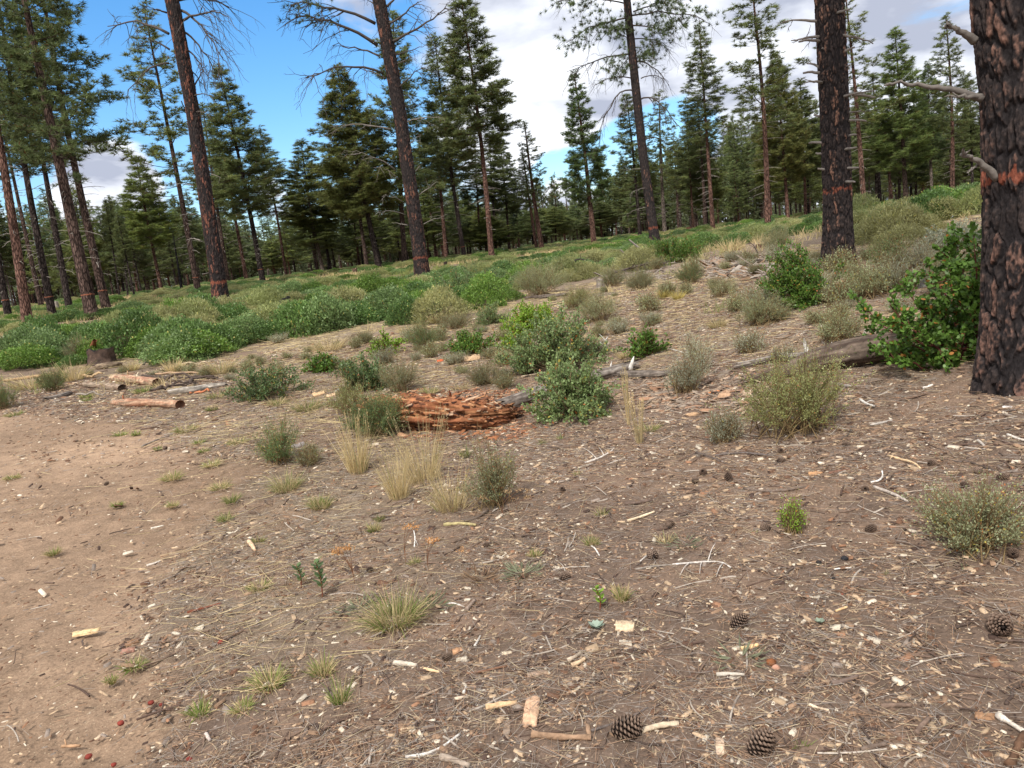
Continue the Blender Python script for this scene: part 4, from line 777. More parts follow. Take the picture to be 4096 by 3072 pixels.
gn.links.new(jn.outputs[0], go.inputs[0]); md = o.modifiers.new('clumps', 'NODES'); md.node_group = gn
print('brush domes', nb_)

# ------------------------------------------------------------------ grass
STRAW, GRN, YEL = s2l(206, 186, 140), s2l(128, 142, 76), s2l(190, 174, 84)
def tuft_parts(B, R, H, n, mixg, rng, spread=.5, droop=.25, w=.004, lie=0.):
    a = rng.uniform(0, 6.283, n); rr_ = R * .35 * np.sqrt(rng.random(n)); P = B + np.c_[np.cos(a) * rr_, np.sin(a) * rr_, np.zeros(n)]; P[:, 2] = B[2] - .01
    out = np.c_[np.cos(a), np.sin(a), np.zeros(n)] * (spread * rng.uniform(.1, 1.2, (n, 1))) + rng.normal(size=(n, 3)) * .12
    d = unit(out + [0, 0, 1.0 - lie]); C = STRAW * rng.uniform(.65, 1.15, (n, 1)); g = rng.random(n) < mixg; C[g] = GRN * rng.uniform(.7, 1.2, (g.sum(), 1))
    return blades(P, d, H * rng.uniform(.45, 1.1, n), np.full(n, w) * rng.uniform(.7, 1.2, n), np.full(n, droop) * rng.uniform(.3, 1.6, n), C, 3, rng)
def tuft(label, px, py, wpx, hpx, kind, n=None, group=None, seed=0):
    rng = np.random.default_rng(seed + int(px * 5 + py)); B = ground(px, py); D = dist(B); De = dep(B); R = .5 * wpx / F * De * 1.15; H = hpx / F * De; w = max(.0036, D * .0006)
    if kind == 'straw': part = tuft_parts(B, R * 1.5, H * 1.08, n or 210, .06, rng, spread=R / H * 1.25, droop=.28, w=w)
    elif kind == 'green': part = tuft_parts(B, R * 1.3, H * 1.3, n or 170, .72, rng, spread=R / H * 1.0, droop=.4, w=w)
    elif kind == 'yellow': V, Fc, C = tuft_parts(B, R, H * 1.1, n or 160, .0, rng, spread=R / H * .8, droop=.3, w=w); part = (V, Fc, C * [.95, .98, .62])
    else: part = tuft_parts(B, R * 1.3, H * 1.35, int((n or 170) * 1.3), .42, rng, spread=R / H * .9, droop=.4, w=w)
    parts = [part]
    if kind == 'straw' and hpx > 150:       # seed heads on the tallest stalks
        a = rng.uniform(0, 6.28, 22); P0 = B + np.c_[np.cos(a), np.sin(a), a * 0] * R * .3; tp = P0 + np.c_[np.cos(a) * R * .7, np.sin(a) * R * .7, np.full(22, H) * rng.uniform(.75, 1.1, 22)]
        parts.append(tubes(np.stack([P0, (P0 + tp) / 2 + [0, 0, H * .05], tp], 1), np.tile([.0018, .0015, .001], (22, 1)), 3) + (STRAW,))
        parts.append(leafs(np.repeat(tp, 9, 0) - np.c_[np.zeros((198, 2)), rng.uniform(0, H * .18, 198)], rng.normal(size=(198, 3)) * .5 + [0, 0, 1], rng.normal(size=(198, 3)), rng.uniform(.008, .016, 198), np.full(198, .005), 4) + (STRAW * 1.1,))
    o = obj('grass_tuft', parts, M_GRASS, None, False, loc=tuple(B)); return tag(o, label, 'grass tuft', group)
TU = [
 ('tall straw grass clump in front of the rotten log, centre foreground', 1700, 1925, 210, 290, 'straw'), ('tall thin straw grass at the left corner of the rotten log', 1433, 1890, 120, 250, 'straw'),
 ('broad low straw clump right of the tallest straw grass', 1806, 2038, 190, 190, 'straw'), ('sparse straw stalks left of the broad low straw clump', 1597, 1995, 120, 215, 'straw'),
 ('thick straw clump below the green brush, right of the cut logs', 886, 1497, 120, 105, 'straw'), ('straw clump behind the cut logs', 696, 1490, 90, 80, 'straw'), ('wide tawny grass row at far left below the brush', 130, 1552, 200, 110, 'straw'),
 ('tawny grass behind the dark feathery shrub at left', 290, 1520, 150, 110, 'straw'), ('small straw tuft above the pale cut log', 531, 1484, 60, 55, 'straw'), ('straw tuft on the slope above the sprawling sparse shrub', 1316, 1400, 170, 85, 'straw'),
 ('straw grass near the left edge of the bare patch', 1060, 1520, 120, 80, 'straw'), ('golden tuft below the branch pile, left of its twin', 2655, 1192, 75, 50, 'yellow'), ('golden tuft below the branch pile, right of its twin', 2712, 1198, 80, 48, 'yellow'),
 ('pale straw fan tuft on the skyline left of the giant trunk', 3740, 825, 60, 45, 'straw'), ('straw tuft right of the golden tufts', 2870, 1310, 80, 60, 'straw'), ('straw tuft beside the bright lone manzanita', 2500, 1430, 70, 45, 'straw'),
 ('pair of tall straw stalks leaning right of the centre shrub', 2560, 1775, 50, 210, 'straw', 22), ('single tall straw stalk at the edge of the centre shrub', 2515, 1700, 22, 230, 'straw', 10),
 ('straw grass in front of the dark fallen log', 3150, 1440, 60, 80, 'straw', 60), ('straw grass by the broken stump pieces', 2010, 1440, 60, 60, 'straw', 60), ('straw grass on the ridge in front of the red column pine', 2920, 1005, 130, 80, 'straw'),
 ('straw grass at the foot of the leaning trunk brush', 1640, 1330, 120, 55, 'straw'), ('tawny grass in the gap left of the bright manzanita', 1760, 1290, 100, 60, 'straw'), ('straw grass above the rotten log', 1840, 1560, 90, 60, 'straw', 70),
 ('big green and straw clump in the middle foreground', 1584, 2490, 300, 150, 'mixed', 420), ('small green tuft with long dry stalks right of centre', 2489, 2400, 70, 75, 'mixed'),
 ('olive green tuft on the straw slope, highest of the row', 797, 1775, 60, 28, 'green'), ('green tuft just below the highest of the row', 816, 1806, 55, 24, 'green'), ('tiny green tuft left of a pine cone on the slope', 633, 1796, 45, 20, 'green'),
 ('green tuft below the front cut log', 544, 1739, 45, 24, 'green'), ('green tuft left below the front cut log', 481, 1739, 80, 26, 'green'), ('green mound of grass at the middle of the slope', 848, 1860, 90, 36, 'mixed'), ('wide green tuft on the track edge', 690, 1915, 110, 50, 'mixed'),
 ('olive tuft right of the wide track-edge tuft', 880, 1950, 130, 42, 'mixed'), ('fresh green tuft above the two straw tufts, left foreground', 924, 2005, 85, 44, 'green'), ('large olive tuft below the thin dark shrub', 1145, 1960, 160, 85, 'mixed', 260), ('rounded pale tuft left of the straw clumps', 1285, 2035, 110, 75, 'mixed', 220),
 ('small green tuft on the bare track', 468, 2022, 60, 28, 'green'), ('small olive tuft on the track edge', 690, 2024, 60, 30, 'mixed'), ('faint tuft on the left of the track', 50, 1910, 90, 25, 'mixed'), ('pale tuft behind the thin dark shrub', 950, 1775, 100, 40, 'mixed'),
 ('flat pale tuft left of the thin dark shrub', 740, 1724, 150, 40, 'mixed'), ('tuft between front log and track', 345, 1605, 60, 26, 'green'), ('tuft right of the front cut log end', 850, 1640, 60, 26, 'green'), ('isolated green tuft on the bare track, lower left', 213, 2215, 75, 40, 'mixed'),
 ('fresh green tuft at lower left with straw around', 801, 2852, 120, 75, 'green', 170), ('bluish flat tuft at lower left', 536, 2665, 130, 50, 'green'), ('spreading tuft with long straw blades, lower left', 1079, 2742, 180, 95, 'mixed', 240), ('yellowish flat tuft beside the fresh green one', 969, 2838, 120, 60, 'mixed', 200),
 ('upright tuft above the grass at lower centre left', 1292, 2695, 120, 90, 'mixed', 160), ('narrow upright green tuft at lower centre left', 1363, 2812, 90, 125, 'green', 110), ('tiny tuft at the lower left track edge', 446, 2728, 50, 40, 'mixed'), ('olive tuft left of the leafy seedling pair', 1040, 2352, 120, 45, 'mixed'),
 ('small olive tuft beside a short tan stub', 1034, 2170, 60, 35, 'mixed'), ('green tuft at the middle of the left foreground', 904, 2082, 75, 50, 'green'), ('yellow-green tuft above the middle foreground', 1273, 2022, 80, 45, 'mixed'), ('small round green tuft above the orange flowers', 1500, 2126, 55, 45, 'mixed'), ('tiny tuft above the small round one', 1520, 2080, 40, 30, 'green'),
 ('green tuft with white stick below, centre right', 2366, 2180, 60, 48, 'mixed'), ('small tuft right of the feathery dark weed', 2140, 2225, 55, 35, 'mixed'), ('pale tuft right of orange flowers', 1662, 2256, 60, 35, 'mixed'), ('dry tuft by the twig snarl', 2660, 2170, 80, 70, 'straw', 60),
 ('thin tuft above the green tuft with white stick', 2405, 2062, 60, 45, 'mixed', 60), ('tiny bright green tuft in dark litter', 3019, 2134, 28, 22, 'green', 50), ('tiny dry tuft in the right litter', 3547, 2300, 40, 28, 'mixed', 40), ('green tuft right behind the rotten log', 1718, 1578, 95, 48, 'mixed'),
 ('small green tuft in bare soil right of the rotten log', 2173, 1776, 45, 35, 'green', 60), ('thin green tuft between log and centre shrub', 2243, 1757, 35, 35, 'green', 40), ('green tuft right of the centre shrub', 2597, 1722, 110, 45, 'mixed'), ('fresh green tuft below the rotten log', 1863, 1828, 60, 60, 'green', 80),
 ('grass fringe at the far left track edge', 60, 1660, 110, 30, 'green'), ('tuft beside the grey twig near cut logs', 345, 1590, 60, 30, 'green'), ('green tuft among the cut logs', 570, 1570, 90, 40, 'green'), ('green grass patch under the leafy sprawl', 870, 1590, 130, 45, 'mixed'),
 ('pale grass patch left of the rotten log tip', 1230, 1640, 150, 65, 'mixed', 220), ('yellow-green grass at the edge of the sprawling shrub', 1110, 1620, 120, 45, 'mixed'), ('small mixed tuft at the right of the straw clumps', 2310, 1900, 40, 30, 'mixed', 40), ('green blades at the lower right litter', 3210, 2990, 60, 60, 'green', 40),
]
for r_ in TU: tuft(r_[0], r_[1], r_[2], r_[3], r_[4], r_[5], n=r_[6] if len(r_) > 6 else None)
# grass that nobody could count: field straw, lying straw on the slope
rng = np.random.default_rng(21)
N = 16000; Dd = np.sqrt(rng.uniform(11 ** 2, 106 ** 2, N)); az = rng.uniform(-.75, .7, N); gx, gy = Dd * np.sin(az), Dd * np.cos(az)
bd = brush_density(gx, gy); keep = rng.random(N) < np.where(Dd > 24, .6, .5 * sstep(.5, .62, fbm(gx / 1.6, gy / 1.6, s=83, o=3)) * (gx * .3 + gy > 9.5)) * (1 - .85 * np.clip(bd, 0, 1)); gx, gy, Dd = gx[keep], gy[keep], Dd[keep]
K = 14; q = np.repeat(np.arange(len(gx)), K); n = len(q); P = np.stack([gx[q], gy[q], gz(gx, gy)[q]], 1) + rng.normal(size=(n, 3)) * [.12, .12, 0]
cl_ = fbm(gx / 5, gy / 5, s=81, o=3)[q][:, None]; C = (STRAW * sstep(.36, .50, cl_) + s2l(140, 148, 88) * (1 - sstep(.36, .50, cl_))) * rng.uniform(.7, 1.2, (n, 1))
V, Fc, C = blades(P, rng.normal(size=(n, 3)) * .28 + [0, 0, 1], rng.uniform(.2, .55, n) * np.where(Dd > 24, 1, .6)[q], np.maximum(.005, Dd[q] * .0007), rng.uniform(.1, .5, n), C, 2, rng)
o = obj('grass', [(V, Fc, C)], M_GRASS); tag(o, 'tan and green bunchgrass filling the clearing between brush and pines', 'grass', kind='stuff')

# low shrubs dotted over the slope that nothing tells apart
rng = np.random.default_rng(90)
PRO = [shrub('low wispy shrub dotted on the slope among straw and litter', x_, y_, w_, h_, st, col=c_, dens=.8, name='low_shrub') for x_, y_, w_, h_, st, c_ in ((2020, 1560, 90, 60, 'rabbit', 'bitter'), (2480, 1340, 90, 60, 'rabbit', 'grey'), (3350, 1290, 100, 70, 'bitter', 'rabbit'), (3260, 1300, 90, 60, 'rabbit', 'rabbit'))]
cnt = 0
while cnt < 150:
    x_, y_ = rng.uniform(0, 3950), rng.uniform(1040, 1520); p = ground(x_, y_); Dp = dist(p)
    if Dp < 9.5 or Dp > 42 or (x_ > 2500 and 1180 < y_ < 1460 and x_ < 3000 and rng.random() < .6) or brush_density(p[0:1], p[1:2])[0] > .6 or y_ > 1560 - max(0, 700 - x_) * .1: continue
    c = copy_tree(PRO[cnt % 4]); s_ = rng.uniform(.5, 1.35) * (1.35 if x_ > 2500 and y_ < 1250 else 1) * (.8 + Dp * .012); c.location = (p[0], p[1], p[2] - .01); c.scale = (s_, s_, s_ * rng.uniform(.8, 1.3)); c.rotation_euler = (0, 0, rng.uniform(0, 6.28)); cnt += 1
    c['group'] = 'low wispy shrubs dotted over the slope'
for c in PRO: c['group'] = 'low wispy shrubs dotted over the slope'
# ------------------------------------------------------------------ logs
def log_parts(P, R, rng, col, col2, S=36, M=70, rough=.12, groove=9, flat=.85, jag=.06, hollow=True, seed=1, tops=None, holes=0.):
    """weathered log: grooves along the grain, ragged ends with a dark recessed core"""
    P = np.asarray(P, float); s0 = np.r_[0, np.cumsum(np.linalg.norm(np.diff(P, axis=0), axis=1))]; Lg = s0[-1]; s = np.linspace(0, Lg, M)
    Q = np.stack([np.interp(s, s0, P[:, c]) for c in range(3)], 1)
    for _ in range(4): Q[1:-1] = .25 * Q[:-2] + .5 * Q[1:-1] + .25 * Q[2:]
    r = np.interp(s, np.linspace(0, Lg, len(R)), R); T = unit(np.gradient(Q, axis=0)); n = unit(np.cross(T, [0, 0, 1.])); b = np.cross(n, T); a = np.arange(S) / S * 2 * np.pi
    A2, S2 = np.meshgrid(a, s); g = fbm(np.cos(A2) * groove * .5 + 9, np.sin(A2) * groove * .5 + 9, S2 * 1.3 / max(.3, r.max() * 4), s=seed, o=4); g2 = fbm(np.cos(A2) * 2 + 5, np.sin(A2) * 2, S2 * 4, s=seed + 5, o=3)
    rad = r[:, None] * (1 + rough * 2.4 * (g - .5) + rough * 2.0 * (g2 - .5)); rad = rad * (1 - holes * sstep(.54, .66, g2) * .6)
    V = Q[:, None] + rad[..., None] * (np.cos(A2)[..., None] * n[:, None] + np.sin(A2)[..., None] * b[:, None] * flat)
    e = rng.normal(size=S) * jag; V[0] -= T[0] * (np.abs(e) * 1.5)[:, None]; V[-1] += T[-1] * (np.abs(rng.normal(size=S)) * jag * 1.5)[:, None]
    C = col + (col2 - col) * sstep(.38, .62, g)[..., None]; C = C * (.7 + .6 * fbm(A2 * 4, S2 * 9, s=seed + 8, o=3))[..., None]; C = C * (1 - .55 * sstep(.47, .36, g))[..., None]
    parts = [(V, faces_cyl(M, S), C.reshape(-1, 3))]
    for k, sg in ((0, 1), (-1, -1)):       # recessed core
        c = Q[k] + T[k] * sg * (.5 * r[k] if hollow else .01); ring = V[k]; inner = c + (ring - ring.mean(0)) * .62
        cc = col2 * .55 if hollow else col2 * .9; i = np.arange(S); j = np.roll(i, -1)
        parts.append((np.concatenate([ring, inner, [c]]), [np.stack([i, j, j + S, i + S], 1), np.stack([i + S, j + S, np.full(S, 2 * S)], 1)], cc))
    return parts
def gp(px, py, up=0.): p = ground(px, py); p[2] += up; return p
def log(label, pts, th, col, col2, cat='log', name='fallen_log', seed=1, stubs=(), lift=.35, **kw):
    """pts: pixels of the log's centre line; th: thickness in px at each"""
    rng = np.random.default_rng(seed); P, R = [], []
    for (px, py), w in zip(pts, th):
        p = ground(px, py + w * .42); r = .62 * w / F * dep(p); u = unit(np.array([p[0], p[1], 0])); p = p + u * r * .6; p[2] = g1(p[0], p[1]) + r * (.85 - .0) * lift * 2.2; P.append(p); R.append(r)
    c = np.mean(P, 0); c[2] -= np.mean(R)
    parts = log_parts(P, R, rng, col, col2, seed=seed, **kw)
    if not stubs: o = obj(name, parts, M_BIGWOOD, None, True, loc=tuple(c)); return tag(o, label, cat)
    root = empty(name, c, label, cat); obj('log_body', parts, M_BIGWOOD, root, True)
    for (a, b_, w, sc) in stubs:
        D = dist(c); D = dist(ground(a[0], a[1] + 10)) if abs(dist(ground(a[0], a[1] + 10)) - D) < 2 else D
        p0, p1 = at_dist(*a, D), at_dist(*b_, D - .02); m = (p0 + p1) / 2 + rng.normal(size=3) * .02; r = .5 * w / F * D
        obj('broken_stub', [tubes(resample([p0, m, p1], 6), r * np.array([1, .9, .75, .6, .4, .12]), 7, True) + (sc,)], M_BIGWOOD, root, True)
    return root
RED, REDD, GR, GRD, TAN, PALE = s2l(160, 96, 56), s2l(98, 54, 36), s2l(168, 158, 146), s2l(96, 86, 78), s2l(196, 160, 122), s2l(214, 196, 168)
BRN, DBR, WHT = s2l(112, 86, 66), s2l(70, 58, 50), s2l(214, 208, 198)
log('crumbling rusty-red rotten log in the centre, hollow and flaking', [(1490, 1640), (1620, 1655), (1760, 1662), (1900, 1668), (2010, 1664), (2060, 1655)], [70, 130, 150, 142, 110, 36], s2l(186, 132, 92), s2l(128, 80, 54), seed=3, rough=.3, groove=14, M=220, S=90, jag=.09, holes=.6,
    stubs=[((1795, 1615), (1797, 1560), 20, REDD), ((2000, 1650), (2020, 1665), 30, TAN), ((2010, 1655), (2044, 1745), 26, s2l(190, 150, 120)), ((1850, 1605), (1862, 1575), 14, GRD)])
rot = bpy.data.objects['fallen_log']; lb_ = [c for c in rot.children if c.name.startswith('log_body')][0]; vv = np.zeros(len(lb_.data.vertices) * 3, np.float32); lb_.data.vertices.foreach_get('co', vv); vv = vv.reshape(-1, 3); rg = np.random.default_rng(4)
q_ = rg.integers(0, 220 * 90, 1500); q_ = q_[q_ // 90 > 3]; Pf = vv[q_]; ax = unit(vv[220 * 90 - 90] - vv[0]); cen = vv[:19800].reshape(220, 90, 3).mean(1)[q_ // 90]; nr_ = unit(Pf - cen); nf = len(Pf)
dl = unit(ax + rg.normal(size=(nf, 3)) * .22); tn = unit(np.cross(dl, nr_)); Lf = np.exp(rg.normal(-3.0, .5, nf)); Wf = Lf * rg.uniform(.15, .4, nf); c0 = Pf + nr_ * rg.uniform(-.006, .012, (nf, 1)); tl = nr_ * rg.normal(size=(nf, 1)) * .25
Vf = np.stack([c0 - dl * Lf[:, None] / 2 - tn * Wf[:, None] / 2, c0 + (dl + tl) * Lf[:, None] / 2 - tn * Wf[:, None] * .3, c0 + (dl + tl) * Lf[:, None] * .45 + tn * Wf[:, None] / 2, c0 - dl * Lf[:, None] * .5 + tn * Wf[:, None] * .35], 1); Vf = np.concatenate([Vf, Vf + (nr_ * .010)[:, None]], 1); i_ = np.arange(nf)[:, None] * 8
Cf = np.array([s2l(178, 130, 92), s2l(146, 98, 70), s2l(112, 74, 54), s2l(190, 158, 128), s2l(72, 50, 42)])[rg.integers(0, 5, nf)] * rg.uniform(.8, 1.15, (nf, 1))
obj('rotten_flakes', [(Vf, np.concatenate([i_ + [[4, 5, 6, 7]], i_ + [[0, 1, 5, 4]], i_ + [[1, 2, 6, 5]], i_ + [[2, 3, 7, 6]], i_ + [[3, 0, 4, 7]]]), np.repeat(Cf, 8, 0))], M_BIGWOOD, rot, world=False)
log('weathered silver-grey log running from the rotten log up to the right, centre', [(2030, 1622), (2120, 1590), (2250, 1552), (2400, 1505), (2500, 1478)], [52, 58, 56, 50, 40], GR, GRD, seed=5, rough=.16, groove=12, M=100, jag=.10, hollow=False, stubs=[((2520, 1480), (2536, 1425), 22, WHT), ((2448, 1478), (2447, 1445), 10, WHT), ((2250, 1530), (2256, 1495), 12, GR)])
log('thin dark grey log continuing right from the silver-grey log', [(2500, 1500), (2590, 1503), (2680, 1495)], [30, 34, 22], s2l(140, 128, 116), GRD, seed=6, rough=.2, M=50, hollow=False)
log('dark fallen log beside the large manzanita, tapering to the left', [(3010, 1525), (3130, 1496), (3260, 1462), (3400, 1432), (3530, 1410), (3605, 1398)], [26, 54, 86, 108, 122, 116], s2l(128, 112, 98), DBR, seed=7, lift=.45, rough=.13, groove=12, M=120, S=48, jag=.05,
    stubs=[((3470, 1360), (3462, 1315), 22, GR), ((3500, 1352), (3520, 1330), 10, GR), ((3295, 1450), (3340, 1472), 9, s2l(150, 150, 140))])
log('thin grey broken log lying on top edge of the dark fallen log', [(2990, 1462), (3110, 1440), (3230, 1432), (3330, 1412)], [22, 26, 30, 22], GR, GRD, seed=8, rough=.2, M=70, hollow=False, lift=.6, stubs=[((3235, 1425), (3216, 1352), 22, WHT), ((3337, 1412), (3326, 1368), 15, WHT), ((3113, 1432), (3113, 1412), 14, WHT)])
log('reddish peeled cut log lying alone in front of the cut wood, dark hollow end', [(458, 1610), (530, 1612), (600, 1612), (722, 1620)], [22, 36, 30, 36], s2l(190, 158, 130), s2l(150, 108, 84), seed=9, rough=.07, groove=6, M=70, jag=.015, stubs=[((498, 1600), (497, 1568), 8, s2l(170, 110, 80))])
log('grey-tan cut log with hollow end, left of the cut wood', [(340, 1538), (410, 1543), (490, 1552)], [20, 30, 30], s2l(178, 158, 136), s2l(120, 100, 84), seed=10, rough=.08, groove=6, M=60, jag=.015)
log('peeled tan cut log with two upright stubs, top of the cut wood', [(458, 1512), (530, 1518), (630, 1530)], [30, 34, 34], s2l(204, 176, 144), s2l(156, 116, 94), seed=11, rough=.08, groove=6, M=60, jag=.02, stubs=[((548, 1508), (555, 1488), 12, PALE), ((510, 1505), (508, 1482), 8, TAN)])
log('pale silver log lying under the leafy sprawl, right end of the cut wood', [(686, 1570), (770, 1562), (830, 1550), (900, 1538)], [26, 30, 26, 16], s2l(190, 180, 166), s2l(130, 120, 108), seed=12, rough=.08, groove=8, M=60, jag=.02)
log('short grey log beside the dark stump below the brush', [(395, 1468), (440, 1462), (480, 1458)], [24, 28, 22], s2l(164, 144, 118), s2l(100, 84, 70), seed=13, rough=.12, M=40, jag=.02)
log('long pale log half buried in straw at far left', [(30, 1522), (110, 1510), (200, 1500)], [10, 14, 14], s2l(206, 176, 132), s2l(150, 120, 90), seed=14, rough=.1, M=40)
log('grey driftwood-like branch at the foot of the far left grass', [(203, 1592), (240, 1584), (275, 1574)], [15, 18, 18], s2l(150, 140, 130), DBR, seed=15, rough=.2, M=40)
log('dark horizontal log on the litter slope left of the big painted trunk', [(2885, 1076), (2950, 1064), (3030, 1048), (3090, 1036)], [14, 18, 20, 16], s2l(120, 108, 98), DBR, seed=16, rough=.15, M=50)
log('half hidden grey log under the feathery shrub behind, left of branch pile', [(2110, 1192), (2180, 1187), (2260, 1180)], [12, 15, 12], s2l(140, 128, 116), DBR, seed=17, rough=.15, M=40)
for k, (x0, y0, x1, y1, w, lb) in enumerate([(570, 1508, 873, 1520, 11, 'long dark pole on top of the cut wood'), (590, 1500, 800, 1508, 8, 'thin pale-flecked pole behind the long dark pole'), (640, 1528, 860, 1533, 10, 'dark pole below the long dark pole'), (600, 1568, 770, 1532, 9, 'blackish curved limb in front of the cut wood'), (610, 1578, 790, 1545, 8, 'second blackish limb, nearest the silver log'), (625, 1588, 760, 1556, 7, 'lowest dark limb touching the silver log'),
                                         (760, 1576, 838, 1573, 11, 'short reddish billet in front of the silver log'), (329, 1516, 412, 1508, 12, 'thin tan log left of the cut wood'), (563, 1474, 645, 1463, 7, 'grey pole behind the cut wood near the straw clump'), (700, 1462, 830, 1455, 6, 'pale pole lying below the green brush'), (765, 1548, 775, 1530, 12, 'dark forked limb end standing up in the cut wood'), (310, 1603, 430, 1598, 8, 'grey stick in front of the reddish cut log')]):
    rng = np.random.default_rng(300 + k); n = 8; P = np.stack([gp(x0 + (x1 - x0) * t, y0 + (y1 - y0) * t, .03 + .04 * (k % 3)) for t in np.linspace(0, 1, n)]); P[:, 2] = P[:, 2].mean() * .4 + P[:, 2] * .6; P[1:-1] += rng.normal(size=(n - 2, 3)) * .02
    col = {1: s2l(180, 150, 120), 6: s2l(190, 120, 84), 7: s2l(190, 162, 124), 8: s2l(150, 140, 128), 9: s2l(200, 180, 150), 11: s2l(150, 140, 128)}.get(k, s2l(84, 72, 64)); o = obj('pole', [tubes(P, .5 * w / F * dep(P[3]) * np.linspace(1.1, .7, n), 8, True) + (col,)], M_WOOD, None, True, loc=tuple(P[0])); tag(o, lb, 'pole', 'cut wood at the left')
# ------------------------------------------------------------------ stumps
def stump(label, px, py, wpx, hpx, col, col2, seed, top=.08, cut=None, name='stump'):
    rng = np.random.default_rng(seed); B = ground(px, py); D = dep(B); R = .5 * wpx / F * D; H = hpx / F * D; B = B + unit(np.array([B[0], B[1], 0])) * R * .7; B[2] = g1(B[0], B[1]) - .04
    S, M = 40, 22; a = np.arange(S) / S * 2 * np.pi; hv = np.linspace(0, 1, M); A2, H2 = np.meshgrid(a, hv); topn = 1 - top * 3 * fbm(np.cos(a) * 2.2, np.sin(a) * 2.2, s=seed, o=3)
    rad = R * (1 + .22 * np.exp(-H2 / .18)) * (1 + .14 * (fbm(np.cos(A2) * 5, np.sin(A2) * 5, H2 * 1.2, s=seed + 2, o=3) - .5) * 2); V = B + np.stack([rad * np.cos(A2), rad * np.sin(A2), H2 * H * topn], -1)
    C = (col + (col2 - col) * fbm(A2 * 3, H2 * 3, s=seed + 3, o=3)[..., None]); i = np.arange(S); j = np.roll(i, -1); ring = V[-1]; c = ring.mean(0) - [0, 0, H * .08]; inner = c + (ring - c) * .6 - [0, 0, H * .05]
    root = empty(name, B, label, 'stump'); obj('bark', [(V, faces_cyl(M, S), C.reshape(-1, 3))], M_BIGWOOD, root, True)
    obj('top_wood', [(np.concatenate([ring * .999 + c * .001, inner, [c]]), [np.stack([i, j, j + S, i + S], 1), np.stack([i + S, j + S, np.full(S, 2 * S)], 1)], cut if cut is not None else col2)], M_BIGWOOD, root)
    return root, B, R, H
stump('dark charred wide stump below the green brush at left, brown chunk on top', 412, 1455, 105, 82, s2l(104, 84, 72), s2l(46, 40, 38), 1, .1)
b_ = at_dist(378, 1404, 16.6); o = obj('wood_chunk', log_parts([gp(385, 1450) + [0, 0, .40], gp(395, 1450) + [0, 0, .52]], [.07, .05], np.random.default_rng(3), s2l(180, 120, 84), s2l(140, 84, 60), M=10, S=14, seed=4), M_BIGWOOD, None, True, loc=tuple(gp(385, 1450) + [0, 0, .4])); tag(o, 'orange-brown wood chunk sitting on the dark charred stump', 'wood chunk')
r_, B, R, H = stump('black burnt stump shaped like a hooked shell in the green brush', 1115, 1262, 50, 72, s2l(30, 28, 28), s2l(16, 15, 15), 2, .25)
P = resample([B + [R * .2, 0, H * .5], B + [R * .8, 0, H * 1.0], B + [R * 1.8, 0, H * .8], B + [R * 2.2, 0, H * 1.2], B + [R * 2.1, 0, H * .3]], 12); obj('charred_root', [tubes(P, np.linspace(.07, .04, 12), 8, True) + (s2l(26, 25, 25),)], M_BIGWOOD, r_, True)
obj('exposed_wood', [tubes([B + [R * .1, -R * .95, 0.02], B + [R * .15, -R * .95, H * .3], B + [R * .2, -R * .85, H * .6]], [.11, .09, .03], 8, True) + (s2l(190, 90, 40),)], M_BIGWOOD, r_, True)
for k, (lb, x_, y_, w, h, c1, c2, cut, D_) in enumerate([('upright brown-topped stump on the far ridge, centre left', 1421, 1096, 20, 26, s2l(120, 96, 80), DBR, s2l(190, 160, 130), 0), ('low dark stump on the far ridge left of the brown-topped one', 1303, 1108, 20, 14, DBR, s2l(50, 44, 40), None, 0), ('small dark stump behind the leaning painted trunk', 1783, 1064, 14, 20, DBR, s2l(40, 36, 34), None, 0),
        ('grey split stump in front of the branch pile', 2408, 1150, 40, 45, GR, GRD, GR, 0), ('small black stump in the green field beside the flat cut stump', 2073, 1070, 18, 18, s2l(50, 48, 46), s2l(30, 30, 30), None, 0), ('flat pale-topped cut stump in the green field', 2102, 1066, 30, 20, s2l(150, 120, 96), DBR, s2l(200, 180, 150), 0),
        ('reddish stump on the ridge right of the drooping pine', 2754, 925, 22, 20, s2l(150, 104, 84), DBR, s2l(170, 120, 96), 0), ('grey charred stump behind the large manzanita', 3687, 1150, 44, 62, s2l(130, 130, 130), s2l(60, 58, 56), s2l(120, 116, 110), 0), ('low reddish stump end at the right of the litter slope', 3050, 990, 50, 22, s2l(120, 84, 66), DBR, s2l(150, 110, 84), 0),
        ('pale tipped low stump in the brush right of the big painted trunk', 3440, 962, 40, 20, s2l(140, 124, 104), DBR, s2l(206, 190, 160), 0), ('grey weathered snag stub between the far left trunks', 232, 1238, 15, 42, s2l(170, 160, 146), GRD, GR, 0), ('small flat reddish stump in the green field left of the leaning trunk', 1570, 1122, 30, 10, s2l(150, 110, 90), DBR, s2l(180, 140, 112), 0)]):
    stump(lb, x_, y_, w, h, c1, c2, 20 + k, cut=cut)
